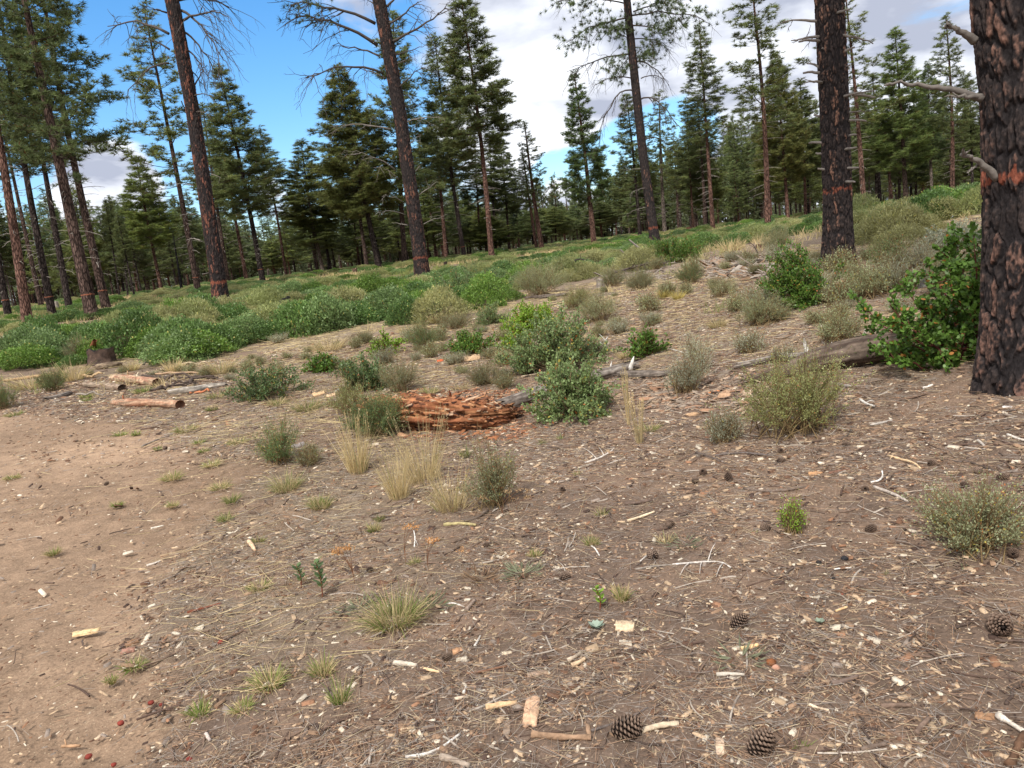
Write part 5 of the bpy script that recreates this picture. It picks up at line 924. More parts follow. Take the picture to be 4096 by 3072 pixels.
# ------------------------------------------------------------------ sticks, branches, planks and bark one can point at
def stick(label, pts, th, col, name='stick', cat='stick', forks=(), seed=0, lift=.9, group=None, square=False, dd=0):
    rng = np.random.default_rng(seed + int(pts[0][0] + 3 * pts[0][1])); P = np.array([gp(*p) for p in pts]); r = .5 * th / F * dep(P[0]); n = max(6, 3 * len(pts)); Q = resample(P, n)
    for q in range(n): Q[q, 2] = max(Q[q, 2], g1(Q[q, 0], Q[q, 1])) + r * lift
    t = np.linspace(0, 1, n); R = r * (1.05 - .3 * t) * (1 + .12 * rng.normal(size=n)); parts = [tubes(Q, R, 7, True, .45 if square else None) + (col * rng.uniform(.9, 1.1),)]
    for (f, a, b) in forks:
        p0 = Q[int(f * (n - 1))]; p1 = gp(*a); p1[2] += b; m = (p0 + p1) / 2 + [0, 0, .02]; parts.append(tubes(resample([p0, m, p1], 6), r * .6 * np.linspace(1, .3, 6), 5, True) + (col,))
    o = obj(name, parts, M_WOOD, None, True, loc=tuple(P[0])); return tag(o, label, cat, group)
def plank(label, px, py, wpx, hpx, ang, col, seed=0, name='wood_chunk', cat='wood chunk', thick=.22):
    """splintered slab lying on the ground; ang = direction of its grain on the ground, degrees from +X"""
    rng = np.random.default_rng(seed + int(px + py)); B = gp(px, py); D = dep(B); L = max(wpx, hpx * 1.6) / F * D; W_ = min(wpx, hpx * 1.6) / F * D; W_ = max(W_, L * .22); n, m = 12, 5; u = np.linspace(-.5, .5, n); v = np.linspace(-.5, .5, m)
    ca, sa = math.cos(math.radians(ang)), math.sin(math.radians(ang)); jl, jr = rng.uniform(0, .16, m), rng.uniform(0, .16, m); V = []
    for layer in (1, 0):
        for q in range(n):
            for k in range(m):
                uu = u[q] * (1 - (jl[k] if u[q] < 0 else jr[k]) * 2 * abs(u[q])) * L; vv = v[k] * W_ * (1 - .25 * abs(u[q])); h = W_ * thick * (.25 + .75 * layer * (1 - 1.6 * v[k] ** 2)) * (1 + .25 * rng.normal() * layer) if layer else -.004
                V.append([B[0] + uu * ca - vv * sa, B[1] + uu * sa + vv * ca, B[2] + h])
    V = np.array(V); i = np.arange(n * m).reshape(n, m); Fs = [np.stack([i[:-1, :-1], i[1:, :-1], i[1:, 1:], i[:-1, 1:]], -1).reshape(-1, 4)]; o2 = n * m
    bd = np.r_[i[0, :], i[1:, -1], i[-1, -2::-1], i[-2:0:-1, 0]]; bj = np.roll(bd, -1); Fs.append(np.stack([bd, bj, bj + o2, bd + o2], 1))
    C = col * (.75 + .5 * fbm(V[:, 0] * 60 * abs(sa) + V[:, 1] * 60 * abs(ca), V[:, 2] * 30, s=seed, o=2))[:, None]; o = obj(name, [(V, np.concatenate(Fs), C)], M_WOOD, None, False, loc=tuple(B)); return tag(o, label, cat)
GYB, BK = s2l(112, 100, 90), s2l(92, 76, 66)
for row in [
 ('thick tan peeled stick left of the weathered plank, bottom centre', [(1946, 2840), (2010, 2832), (2069, 2822)], 26, s2l(206, 172, 132)), ('long split grey-brown rail at the bottom, left of the largest cone', [(2130, 2952), (2230, 2966), (2366, 2962)], 30, s2l(146, 118, 94)),
 ('dark curved twig arching left of the largest cone', [(2366, 2930), (2450, 2905), (2520, 2880), (2592, 2835)], 12, s2l(104, 94, 88)), ('pale thick peeled stick right of the largest cone', [(2566, 2938), (2640, 2915), (2716, 2908)], 26, s2l(206, 186, 158)),
 ('bleached forked twig at the bottom edge, left of centre', [(1623, 3035), (1700, 3030), (1780, 2990), (1843, 2940)], 14, WHT, 'stick', 'stick', [(.2, (1680, 3050), .01)]), ('broken grey branch butt on the bottom edge, left of centre', [(1765, 3040), (1820, 3055), (1880, 3080)], 28, s2l(160, 144, 128)),
 ('whitish tapered stub in the lower left litter', [(1578, 2662), (1620, 2665), (1668, 2672)], 22, s2l(206, 192, 172)), ('smooth tan twig piece just right of the whitish stub', [(1697, 2684), (1730, 2690), (1759, 2697)], 14, s2l(222, 188, 146)),
 ('upper of two parallel peeled sticks, lower centre', [(2272, 2652), (2300, 2638), (2325, 2620)], 19, s2l(186, 168, 146)), ('lower of two parallel peeled sticks, lower centre', [(2288, 2672), (2315, 2660), (2342, 2645)], 20, s2l(204, 176, 142)),
 ('long thin twig rising to the right through the centre foreground', [(2200, 2545), (2260, 2500), (2320, 2460), (2360, 2418)], 10, s2l(120, 100, 84)), ('white upright finger of twig, lower centre', [(1900, 2587), (1912, 2568), (1922, 2548)], 9, WHT),
 ('long thin grey tapered stick, lower left of centre', [(1662, 2802), (1720, 2778), (1778, 2755)], 12, s2l(176, 154, 132)), ('short white twig piece above the tan stick', [(1855, 2780), (1860, 2765), (1866, 2752)], 11, WHT), ('fat pale stub under the short white twig piece', [(1820, 2806), (1850, 2800), (1875, 2795)], 16, s2l(200, 180, 156)),
 ('long brown twig across the lower centre litter', [(1868, 2700), (1950, 2688), (2030, 2672)], 11, s2l(124, 92, 72)), ('yellow-lichened stick above the centre litter', [(1776, 2106), (1840, 2100), (1905, 2106)], 14, s2l(168, 154, 110)),
 ('arched dark twig in the centre litter', [(1806, 2176), (1870, 2150), (1940, 2148), (2005, 2186)], 10, s2l(110, 92, 78)), ('dark mossy twig right of the lichened stick', [(1856, 2090), (1905, 2080), (1953, 2048)], 13, s2l(96, 84, 74)), ('pale peeled stick right of the small green tufts, centre right', [(2510, 2090), (2560, 2074), (2618, 2052)], 12, s2l(214, 192, 160)),
 ('brown bark-covered twig above the pale peeled stick', [(2500, 2022), (2560, 2018), (2612, 2008)], 14, s2l(100, 84, 74)), ('white hooked twig below the green tuft, centre right', [(2366, 2188), (2382, 2200), (2398, 2226)], 7, WHT), ('white upright forked twig between the orange flowers', [(1658, 2190), (1662, 2155), (1655, 2125)], 6, WHT, 'stick', 'stick', [(.4, (1672, 2188), .01)]),
 ('tan cut stick in the right litter, flat and straight', [(2966, 2606), (3000, 2600), (3034, 2590)], 22, s2l(222, 184, 136)), ('dark bark-covered branch piece, right litter', [(3330, 2750), (3380, 2738), (3432, 2716)], 24, s2l(110, 94, 84)), ('thick rough branch piece lying level in the right litter', [(3526, 2838), (3585, 2832), (3648, 2832)], 24, s2l(120, 100, 86)),
 ('short fat branch piece pointing down left, right litter', [(3664, 2948), (3692, 2912), (3716, 2886)], 26, s2l(124, 104, 90)), ('rough branch piece near the bottom right', [(3445, 3012), (3495, 3000), (3547, 2986)], 24, s2l(112, 96, 84)), ('white curved branch entering from the bottom right edge', [(3990, 2872), (4040, 2905), (4100, 2940)], 26, s2l(208, 196, 180)),
 ('pale short stick right of the right big cone row', [(3236, 2828), (3275, 2840), (3316, 2850)], 13, s2l(214, 190, 160)), ('bleached broken twig in the lower right of centre', [(2866, 2706), (2920, 2702), (2978, 2706)], 16, s2l(196, 186, 170)), ('grey twig leaning up right in the right litter', [(3276, 2570), (3310, 2560), (3344, 2548)], 13, s2l(108, 94, 84)),
 ('curled dark twig in the right litter', [(3140, 2310), (3155, 2285), (3180, 2272), (3212, 2272)], 9, s2l(92, 80, 72)), ('straight white twig right of the charcoal lumps', [(3337, 2282), (3370, 2277), (3406, 2274)], 6, WHT), ('tan twig left of the bare soil patch', [(3342, 2450), (3365, 2442), (3390, 2436)], 12, s2l(206, 172, 128)),
 ('mossy brown branch rising from the bottom right corner', [(4040, 3080), (4070, 3010), (4100, 2950)], 40, s2l(104, 78, 60)), ('white Y-shaped twig below the dark fallen log', [(3440, 1602), (3465, 1620), (3497, 1630)], 11, WHT, 'stick', 'stick', [(.6, (3502, 1616), .015)]), ('grey peeled stick right of the big airy shrub', [(3480, 1706), (3525, 1698), (3570, 1685)], 10, s2l(176, 168, 158)),
 ('pale stick with dark fork in the right litter', [(3555, 1828), (3610, 1846), (3660, 1856), (3682, 1880)], 11, s2l(216, 186, 146), 'stick', 'stick', [(.2, (3560, 1845), .01)]), ('bent white twig right of centre', [(3483, 1932), (3515, 1930), (3532, 1910), (3528, 1886)], 8, WHT), ('white-spotted branch piece in the right litter', [(3497, 1955), (3540, 1970), (3590, 1990), (3632, 2012)], 13, s2l(170, 158, 146)),
 ('long wavy grey branch across the centre right litter', [(2976, 1960), (3050, 1972), (3130, 1970), (3215, 1954)], 11, s2l(122, 106, 94)), ('reddish brown branch piece beside the wood block', [(3316, 1898), (3360, 1890), (3402, 1884)], 12, s2l(122, 90, 74)), ('long curved grey root below the small grey shrub', [(2860, 1828), (2930, 1816), (3000, 1818), (3095, 1828)], 10, s2l(108, 98, 92)),
 ('second long grey root beneath the curved grey one', [(2785, 1815), (2840, 1832), (2880, 1850)], 11, s2l(98, 86, 78)), ('white stub piece below the giant trunk', [(3692, 1558), (3712, 1552), (3730, 1545)], 12, WHT), ('grey flat splinter below the dark fallen log', [(3330, 1540), (3365, 1546), (3404, 1552)], 14, s2l(150, 140, 130)),
 ('brown twig below the giant manzanita', [(3585, 1606), (3650, 1595), (3730, 1572)], 9, s2l(110, 90, 76)), ('bleached stick at the right edge', [(4030, 1744), (4065, 1758), (4100, 1768)], 12, s2l(210, 200, 186)), ('pale stub left of the bleached edge stick', [(3910, 1765), (3925, 1778), (3938, 1790)], 12, s2l(190, 180, 168)),
 ('dark forked twig near the right edge', [(3815, 1852), (3870, 1850), (3930, 1870), (3978, 1886)], 10, s2l(88, 76, 68)), ('thin dark limb at the foot of the big airy shrub', [(3360, 1762), (3400, 1740), (3405, 1710)], 8, s2l(92, 82, 74)), ('arched dark root right of the small cones', [(3395, 1848), (3440, 1836), (3472, 1800)], 9, s2l(100, 84, 74)),
 ('white bleached root snarl left of the bottom right shrub', [(2690, 2262), (2800, 2252), (2880, 2250), (2925, 2275)], 9, s2l(196, 188, 178), 'stick', 'stick', [(.6, (2865, 2195), .03), (.5, (2800, 2310), .02), (.9, (2865, 2315), .01), (.3, (2720, 2310), .01)]), ('grey forked twig beside the cone, centre right', [(2560, 2250), (2590, 2225), (2612, 2195)], 8, s2l(180, 172, 162)),
 ('long grey twig running left from the root snarl', [(2540, 2282), (2600, 2270), (2690, 2262)], 8, s2l(150, 140, 128)), ('reddish stick on the bare track edge, left', [(750, 2455), (820, 2437), (888, 2418)], 11, s2l(128, 74, 54)), ('short tan stub standing out on the left slope', [(995, 2172), (1010, 2190), (1022, 2210)], 18, s2l(204, 172, 140)),
 ('short whitish stick on the left slope', [(588, 2268), (615, 2260), (640, 2250)], 11, s2l(210, 198, 182)), ('pale straight stick high on the left slope', [(604, 2118), (630, 2112), (655, 2106)], 8, s2l(214, 204, 186)), ('white chip-like stick at the lower left', [(826, 2945), (832, 2955), (842, 2972)], 16, s2l(206, 190, 178)),
 ('brown knobby stick at the bottom left on bare soil', [(248, 2992), (285, 2990), (322, 2988)], 14, s2l(176, 140, 108), 'stick', 'stick', [(.3, (262, 2970), .01)]), ('tan stick stub by the bluish tuft', [(388, 2645), (405, 2635), (430, 2622)], 13, s2l(176, 150, 120)), ('pale short stick above the lower left green tuft', [(536, 2800), (545, 2788), (555, 2775)], 13, s2l(210, 188, 160)),
 ('curved grey twig above the cone on the slope', [(567, 1791), (600, 1775), (640, 1758), (690, 1742)], 9, s2l(140, 128, 118)), ('thin grey twig left of the straw clumps', [(1180, 1812), (1215, 1800), (1240, 1782)], 7, s2l(130, 116, 104)), ('curved dark twig below the straw clumps', [(1590, 2040), (1640, 2015), (1655, 1995)], 10, s2l(98, 86, 76)),
 ('grey branch piece below the middle litter, left of centre', [(1866, 2446), (1885, 2428), (1900, 2408)], 17, s2l(140, 122, 108)), ('thin white forked twig left of the grey branch piece', [(1782, 2420), (1815, 2415), (1858, 2432)], 6, WHT), ('pale twig between rotten log and centre shrub', [(2085, 1510), (2130, 1502), (2190, 1490)], 7, s2l(196, 176, 150)),
 ('bleached branched twig below the centre shrub', [(2340, 1855), (2390, 1840), (2440, 1815), (2458, 1795)], 8, s2l(200, 190, 178), 'stick', 'stick', [(.5, (2395, 1800), .02), (.3, (2330, 1800), .02)]), ('dark wavy twig right of the rotten log', [(2190, 1790), (2240, 1795), (2310, 1788)], 9, s2l(104, 88, 76)), ('hooked dark twig at the rotten log foot', [(1975, 1730), (1972, 1760), (1990, 1785)], 8, s2l(96, 78, 66)),
 ('long bare twig left of the big airy shrub', [(2680, 1400), (2760, 1420), (2840, 1416)], 6, s2l(190, 180, 168)), ('red-brown bent stem under the bright manzanita', [(1990, 1365), (2040, 1335), (2085, 1312)], 11, s2l(96, 56, 46)), ('white antler-like twig right of the large leafy shrub', [(2400, 1372), (2420, 1385), (2430, 1350)], 6, WHT, 'stick', 'stick', [(.5, (2395, 1350), .06)]),
]:
    stick(row[0], row[1], row[2], row[3], *(row[4:6] if len(row) > 4 else ('stick', 'stick')), forks=row[6] if len(row) > 6 else ())
for row in [
 ('weathered upright-lying plank with pale face, bottom centre', 2127, 2850, 62, 120, 82, s2l(206, 168, 136)), ('tan broken block left of the parallel sticks', 1830, 2605, 42, 24, 10, s2l(180, 138, 104)), ('pale splintered chunk beside the grey rosette', 2500, 2512, 80, 48, -15, s2l(210, 184, 152)),
 ('brown ragged bark piece in the centre foreground', 2155, 2540, 32, 40, 40, s2l(120, 92, 70)), ('flat pale wood chip near the parallel sticks', 2028, 2618, 42, 18, 0, s2l(214, 194, 164)), ('grey-brown slab above the white chips, lower centre', 2150, 2700, 90, 20, 5, s2l(156, 132, 112)),
 ('narrow grey slab standing end-on at the bottom, left of plank', 2028, 2925, 24, 80, 85, s2l(150, 130, 112)), ('pale slab pointing down, right of the thick peeled stick', 2880, 2985, 36, 60, 75, s2l(202, 176, 150)), ('brown flat splinter near the bottom right', 3940, 2868, 80, 36, -35, s2l(150, 116, 88)),
 ('orange-tan wood block in the centre right litter', 3262, 1895, 58, 20, -12, s2l(196, 150, 108)), ('white broken chunk right below the giant trunk', 4030, 1632, 30, 24, -45, s2l(216, 208, 200)), ('splintered pale wood on the bare track at left', 345, 2530, 115, 26, 8, s2l(222, 190, 144)), ('brown bark chunk below the splintered wood', 528, 2572, 55, 24, 25, s2l(140, 108, 82)),
 ('reddish bark chunk at the edge of the bare track', 515, 2604, 60, 24, 10, s2l(150, 112, 96)), ('large tan bark plate left of the rotten log', 1275, 1580, 50, 30, 30, s2l(204, 170, 130)), ('smaller tan bark plate beside the large one', 1325, 1584, 34, 24, 10, s2l(204, 174, 138)), ('grey standing splinter left of the leafy shrub', 1356, 1560, 18, 50, 85, s2l(168, 164, 160)),
 ('grey slanted slab at the foot of the thin dark shrub', 1195, 1785, 60, 30, 40, s2l(140, 130, 124)), ('dull grey flat stone-like slab on bare soil at right', 3459, 2320, 46, 14, 0, s2l(128, 112, 104)), ('brown wedge near the green tuft, right litter', 2752, 2578, 46, 22, -30, s2l(96, 72, 58)), ('orange splinter among the litter below the dark fallen log', 2860, 1570, 60, 14, 25, s2l(196, 130, 84)),
 ('long tan split slab leaning below the dark fallen log', 2905, 1580, 50, 70, 60, s2l(180, 146, 116)), ('pale bark slab right of the spindly shrub', 2770, 1660, 50, 20, 20, s2l(196, 160, 124)), ('tan broken shard above the cinder, lower left', 1385, 2815, 26, 22, -50, s2l(200, 170, 144)), ('white slab in the left litter, upright', 1138, 2950, 24, 46, 80, s2l(206, 188, 178)),
 ('pale chip near the bottom left cinders', 400, 2945, 16, 30, 70, s2l(200, 176, 148)), ('tan rock-like wood piece of the broken stump', 1890, 1438, 70, 40, 5, s2l(190, 160, 126)), ('dark-sided chunk of the broken stump with orange face', 1838, 1440, 60, 46, 15, s2l(120, 100, 84)), ('brick-orange fragment left of the broken stump', 1762, 1447, 28, 16, 0, s2l(190, 96, 60)),
]: plank(row[0], row[1], row[2], row[3], row[4], row[5], row[6])
# the pile of dead branches below the drooping pine
for k, (lb, pts, w, c, fk) in enumerate([
 ('thick grey pole leaning up left out of the branch pile', [(2611, 1040), (2565, 1000), (2516, 958)], 11, s2l(128, 118, 110), 0), ('shorter grey pole left of the thick leaning one', [(2533, 1056), (2508, 1028), (2482, 998)], 9, s2l(120, 110, 102), 0), ('long curved black limb arching over the left of the branch pile', [(2270, 1092), (2290, 1040), (2320, 1028), (2400, 1070)], 7, s2l(70, 62, 58), 6),
 ('level grey limb along the front of the branch pile', [(2290, 1098), (2400, 1092), (2480, 1085), (2620, 1060)], 8, s2l(104, 94, 86), 6), ('dark limb dipping right of the branch pile front', [(2500, 1086), (2560, 1095), (2590, 1125)], 7, s2l(88, 78, 70), 3), ('dark knotted limb in the middle of the branch pile', [(2440, 1100), (2500, 1078), (2600, 1050), (2660, 1052)], 10, s2l(84, 74, 68), 6),
 ('pale split limb at the right of the branch pile', [(2560, 1076), (2620, 1060), (2700, 1050)], 9, s2l(150, 138, 124), 5), ('thin upright dark twig at the right of the litter slope', [(3032, 1040), (3030, 1008), (3010, 975)], 6, s2l(80, 68, 62), 2), ('dark twig leaning before the feathery shrub, left', [(1888, 1166), (1862, 1150), (1843, 1132)], 8, s2l(92, 84, 80), 1), ('second dark twig leaning before the feathery shrub', [(1965, 1190), (1938, 1165), (1914, 1132)], 6, s2l(92, 84, 80), 1),
 ('grey bent limb on the litter slope above the level log', [(2880, 1052), (2950, 1040), (3020, 1030)], 8, s2l(120, 108, 98), 4), ('tangle of thin grey twigs on the litter slope', [(2790, 1040), (2860, 1032), (2930, 1030)], 6, s2l(134, 122, 112), 8), ('leaning dark branch beside the large left trunk', [(285, 1275), (310, 1268), (330, 1258)], 8, s2l(84, 76, 70), 0), ('weathered debris branch left of the large left trunk', [(60, 1300), (120, 1290), (200, 1282)], 7, s2l(150, 138, 126), 5),
 ('pale dead branch near the far left trunks', [(180, 1225), (230, 1215), (290, 1205)], 5, s2l(140, 130, 120), 5), ('dead branch in the tan grass, far left clearing', [(420, 1215), (470, 1205), (520, 1200)], 4, s2l(120, 110, 100), 4)]):
    rng = np.random.default_rng(500 + k); D0 = dist(ground(*pts[0])) if k not in (0, 1, 7, 8, 9, 12) else dist(ground(*pts[0])); G0 = gp(*pts[0], .03)
    P = resample([G0] + [at_dist(px, py, D0 + (.0 if k in (0, 1, 7, 8, 9, 12) else rng.uniform(-.3, .3))) for px, py in pts[1:]], 9)
    for q in range(9): P[q, 2] = max(P[q, 2], g1(P[q, 0], P[q, 1]) + .02)
    r = .5 * w / F * D0; parts = [tubes(P, r * np.linspace(1, .55, 9), 7, True) + (c,)]
    if fk:
        tp, tr = twigs_on(P, fk * 2, rng, .22 * np.linalg.norm(P[-1] - P[0]) + .2, .1, r * .4, .1); parts.append(tubes(tp, tr, 4) + (c,))
    o = obj('dead_branch', parts, M_TWIG, None, True, loc=tuple(G0)); tag(o, lb, 'branch', None)

# ------------------------------------------------------------------ pine cones
def cone_mesh(seed):
    rng = np.random.default_rng(seed); n = 96; k = np.arange(n); t = (k + .5) / n; a = k * 2.39996; rad = .5 * np.sin(np.pi * (t * .86 + .07)) ** .7 * (1 - .25 * t); z = -.62 + 1.24 * t
    d = np.stack([np.cos(a), np.sin(a), np.full(n, .25) + .5 * t], 1); d = unit(d); c = np.stack([np.cos(a) * rad * .45, np.sin(a) * rad * .45, z], 1); sd_ = np.stack([-np.sin(a), np.cos(a), 0 * a], 1); up_ = np.cross(d, sd_)
    Lc = (rad * .62 + .05)[:, None]; w = (.10 * np.sin(np.pi * (t * .8 + .15)) + .03)[:, None]
    V = np.stack([c - sd_ * w * .5, c + sd_ * w * .5, c + d * Lc + sd_ * w, c + d * Lc * 1.1 + up_ * -.035, c + d * Lc - sd_ * w, c + d * Lc * .9 + up_ * .045], 1); i = np.arange(n)[:, None] * 6
    Fq = np.concatenate([i + [[0, 1, 2, 5]], i + [[0, 5, 4, 4]]])[:, :4]; T3 = np.concatenate([i + [[0, 5, 4]], i + [[5, 2, 3]], i + [[5, 3, 4]], i + [[0, 4, 3]], i + [[1, 3, 2]], i + [[0, 3, 1]]])
    C = np.tile(np.array([s2l(58, 46, 40)] * 2 + [s2l(112, 92, 78), s2l(140, 120, 104), s2l(112, 92, 78), s2l(96, 78, 66)]), (n, 1)) * rng.uniform(.8, 1.2, (n * 6, 1))
    core = tubes([[0, 0, -.6], [0, 0, -.2], [0, 0, .3], [0, 0, .6]], [.12, .28, .22, .04], 8, True) + (s2l(44, 36, 32),)
    return mesh_from('pine_cone', [(V, [np.concatenate([i + [[0, 1, 2, 5]]]), T3], C), core], M_WOOD)
CM = [cone_mesh(1), cone_mesh(2), cone_mesh(3)]
for k, (x_, y_, w, lb) in enumerate([(2508, 2948, 110, 'largest pine cone, at the bottom beside the pale peeled stick'), (3997, 2530, 110, 'big open pine cone alone near the right edge'), (3043, 3008, 112, 'big dark pine cone at the bottom right of centre'), (2955, 2510, 70, 'half sunken pine cone in the right litter'), (2611, 2236, 60, 'pine cone beside the grey forked twig'),
    (2682, 2106, 42, 'pine cone above the white root snarl'), (2259, 2320, 50, 'flattened pine cone right of the dark feathery weed'), (4054, 2228, 60, 'pine cone behind the bottom right shrub'), (3121, 1812, 34, 'upper of two stacked pine cones below the big airy shrub'), (3124, 1852, 40, 'lower of two stacked pine cones, with a pale twig'), (3385, 1788, 36, 'pine cone at the right foot of the big airy shrub'),
    (3276, 1808, 34, 'flat pine cone just below the big airy shrub'), (2813, 1900, 42, 'pine cone left of the upright one in the centre right'), (2915, 1925, 48, 'plump upright pine cone, centre right'), (2781, 1930, 36, 'small brown pine cone left of the upright one'), (3728, 1864, 42, 'pine cone right of the pale forked stick'), (3913, 1896, 46, 'left one of the pine cone pair near the right edge'),
    (4010, 1922, 52, 'right one of the pine cone pair near the right edge'), (3862, 1952, 42, 'pine cone below the pair near the right edge'), (3461, 1966, 40, 'pine cone under the bent white twig'), (2676, 2110, 34, 'pine cone touching the dry tuft'), (3063, 2122, 46, 'pine cone left of the small green seedling shrub'), (3482, 2126, 50, 'pine cone in the grey needles'), (661, 1797, 24, 'pine cone beside the tiny green tuft on the slope'),
    (427, 1940, 24, 'flattened pine cone on the track edge'), (2249, 1966, 34, 'pine cone below the bleached branched twig'), (1945, 2190, 30, 'little pine cone at the end of the arched twig'), (1790, 2640, 44, 'worn grey cone beside the tan broken block'), (1480, 2285, 30, 'small cone in the middle left litter'), (3560, 1700, 26, 'small cone right of the grey peeled stick')]):
    p = ground(x_, y_); s_ = w / F * dep(p) * (.9 if w > 60 else .74); o = link('pine_cone', CM[k % 3], None, (p[0], p[1], p[2] + s_ * .38)); o.scale = (s_, s_, s_); rg = np.random.default_rng(k); o.rotation_euler = (rg.uniform(.9, 1.7) if k != 13 else .2, 0, rg.uniform(0, 6.28)); tag(o, lb, 'pine cone', 'pine cones lying in the litter')
# ------------------------------------------------------------------ small plants and cinders
for k, (x_, y_, h, hd, lb) in enumerate([(1420, 2340, 165, 6, 'dry wildflower with three orange heads at left of the grassy clump'), (1625, 2260, 170, 3, 'dry orange-headed wildflower above the grassy clump'), (1715, 2290, 140, 3, 'dry wildflower with pair of orange heads near the white forked twig'), (1905, 2310, 140, 1, 'single-headed orange dry flower by the feathery weed'), (2010, 2062, 100, 4, 'tan flower head standing before the upright shrub'), (2068, 2048, 65, 2, 'shorter tan flower head right of its neighbour'), (735 + 640, 2230, 40, 1, 'short orange flower behind the three-headed one')]):
    rng = np.random.default_rng(600 + k); B = gp(x_, y_); D = dep(B); H = h / F * D; root = empty('wildflower', B, lb, 'wildflower'); tips = [B + np.array([rng.normal() * .07 - .05 * (k < 1), rng.normal() * .02, H * rng.uniform(.82, 1.0)]) for _ in range(hd)]; m = B + [0, 0, H * .55]
    obj('stem', [tubes(np.array([resample([B, m, t_], 6) for t_ in tips]), np.full((hd, 6), .0013), 4) + (s2l(120, 84, 60),)], M_TWIG, root, True); hp = np.concatenate([t_ + rng.normal(size=(36, 3)) * [.014, .014, .006] for t_ in tips])
    obj('flower_head', [leafs(hp, rng.normal(size=hp.shape) + [0, 0, .6], rng.normal(size=hp.shape), np.full(len(hp), .010), np.full(len(hp), .007), 4) + (np.repeat((s2l(196, 146, 92) if k not in (4, 5) else s2l(200, 166, 122)) * rng.uniform(.7, 1.3, (len(hp), 1)), 4, 0),)], M_LEAF, root)
def sprout(label, x_, y_, h, n, col, rosette=False, L=.03):
    rng = np.random.default_rng(int(x_)); B = gp(x_, y_); D = dep(B); H = h / F * D; root = empty('seedling', B, label, 'seedling')
    if rosette: P = np.tile(B + [0, 0, .012], (n, 1)); a = np.arange(n) * 2.4; d = np.stack([np.cos(a), np.sin(a), .35 + .5 * (np.arange(n) / n)], 1); nr = np.tile([0, 0, 1.], (n, 1))
    else:
        S = resample([B, B + [.01, 0, H * .5], B + [-.01, .01, H]], 8); obj('stem', [tubes(S, np.linspace(.004, .002, 8), 5) + (s2l(120, 70, 50),)], M_TWIG, root, True); t = np.linspace(.25, 1, n); P = np.stack([np.interp(t, np.linspace(0, 1, 8), S[:, c]) for c in range(3)], 1); a = np.arange(n) * 2.4; d = np.stack([np.cos(a), np.sin(a), np.full(n, .7)], 1); nr = np.tile([0, 0, 1.], (n, 1)) - d * .3
    V, Fc = leafs(P, d, nr, rng.uniform(.8, 1.2, n) * L, rng.uniform(.5, .65, n) * L, 6); obj('leaves', [(V, Fc, np.repeat(col * rng.uniform(.8, 1.2, (n, 1)), 6, 0))], M_LEAF, root)
sprout('leafy seedling, left one of the green pair at lower left', 1205, 2352, 95, 14, LC['dark'], L=.045); sprout('taller leafy seedling, right one of the green pair at lower left', 1290, 2390, 150, 22, LC['dark'], L=.048); sprout('bright light green seedling in the centre right litter', 2400, 2440, 90, 14, LC['bright'], L=.034); sprout('pale grey-green leaf rosette left of the splintered chunk', 2387, 2520, 10, 14, s2l(150, 164, 146), True, .04)
sprout('tiny grey rosette in the lower right litter', 3280, 2500, 10, 9, s2l(140, 152, 132), True, .025)
for k, (x_, y_, n, lb) in enumerate([(2090, 2300, 90, 'dusty grey feathery weed, right of the reddish one'), (1925, 2320, 80, 'dusty reddish-green feathery weed in the centre litter'), (1440, 2440, 60, 'dusty feathery leaf sprig left of the grassy clump'), (1720, 2430, 60, 'dusty feathery leaf sprig right of the grassy clump'), (2735, 2180, 40, 'dusty blue-green sprig left of the seedling shrub'), (2960, 2640, 30, 'thin olive sprig near the tan cut stick')]):
    rng = np.random.default_rng(700 + k); B = gp(x_, y_); a = rng.uniform(0, 6.28, n); P = B + np.c_[np.cos(a), np.sin(a), a * 0] * rng.uniform(0, .09, (n, 1)) + [0, 0, .005]; d = np.c_[np.cos(a), np.sin(a), rng.uniform(.1, .9, n)]
    o = obj('feathery_weed', [leafs(P, d, rng.normal(size=(n, 3)), rng.uniform(.04, .09, n), np.full(n, .007), 4) + (np.repeat((s2l(132, 136, 108) if k != 1 else s2l(140, 116, 92)) * rng.uniform(.7, 1.2, (n, 1)), 4, 0),)], M_GRASS, None, False, loc=tuple(B)); tag(o, lb, 'weed')
def lump(label, x_, y_, w, col, name, cat, seed):
    rng = np.random.default_rng(seed); B = gp(x_, y_); r = .5 * w / F * dep(B); S, M = 12, 8; a = np.arange(S) / S * 6.283; th = np.linspace(.1, 3.04, M); A2, T2 = np.meshgrid(a, th); rr_ = r * (.8 + .5 * vnoise(np.cos(A2) * 1.5 + 7 * seed, np.sin(A2) * np.sin(T2) * 1.5, T2, s=seed)); V = B + np.stack([rr_ * np.cos(A2) * np.sin(T2), rr_ * np.sin(A2) * np.sin(T2), r * .25 - rr_ * .7 * np.cos(T2)], -1); i = np.arange(S)
    o = obj(name, [(V, [faces_cyl(M, S), i[None, ::-1].copy(), (i + (M - 1) * S)[None]], col)], M_WOOD, None, False, loc=tuple(B)); tag(o, label, cat)
for k, (x_, y_, w, lb) in enumerate([(758, 3043, 26, 'red cinder at the bottom left edge of the litter'), (484, 2898, 30, 'flat red cinder below the bluish tuft'), (885, 2572, 28, 'dark red cinder left of the straw blades'), (605, 2815, 26, 'red cinder beside pale short stick'), (355, 3030, 30, 'red cinder pair member near the bottom left corner'), (455, 3062, 22, 'small red cinder on the bottom left edge'), (645, 2824, 18, 'tiny red cinder right of the larger one'), (3368, 2382, 14, 'tiny red cinder on the bare soil patch at right')]): lump(lb, x_, y_, w, s2l(128, 58, 48), 'red_cinder', 'cinder', k)
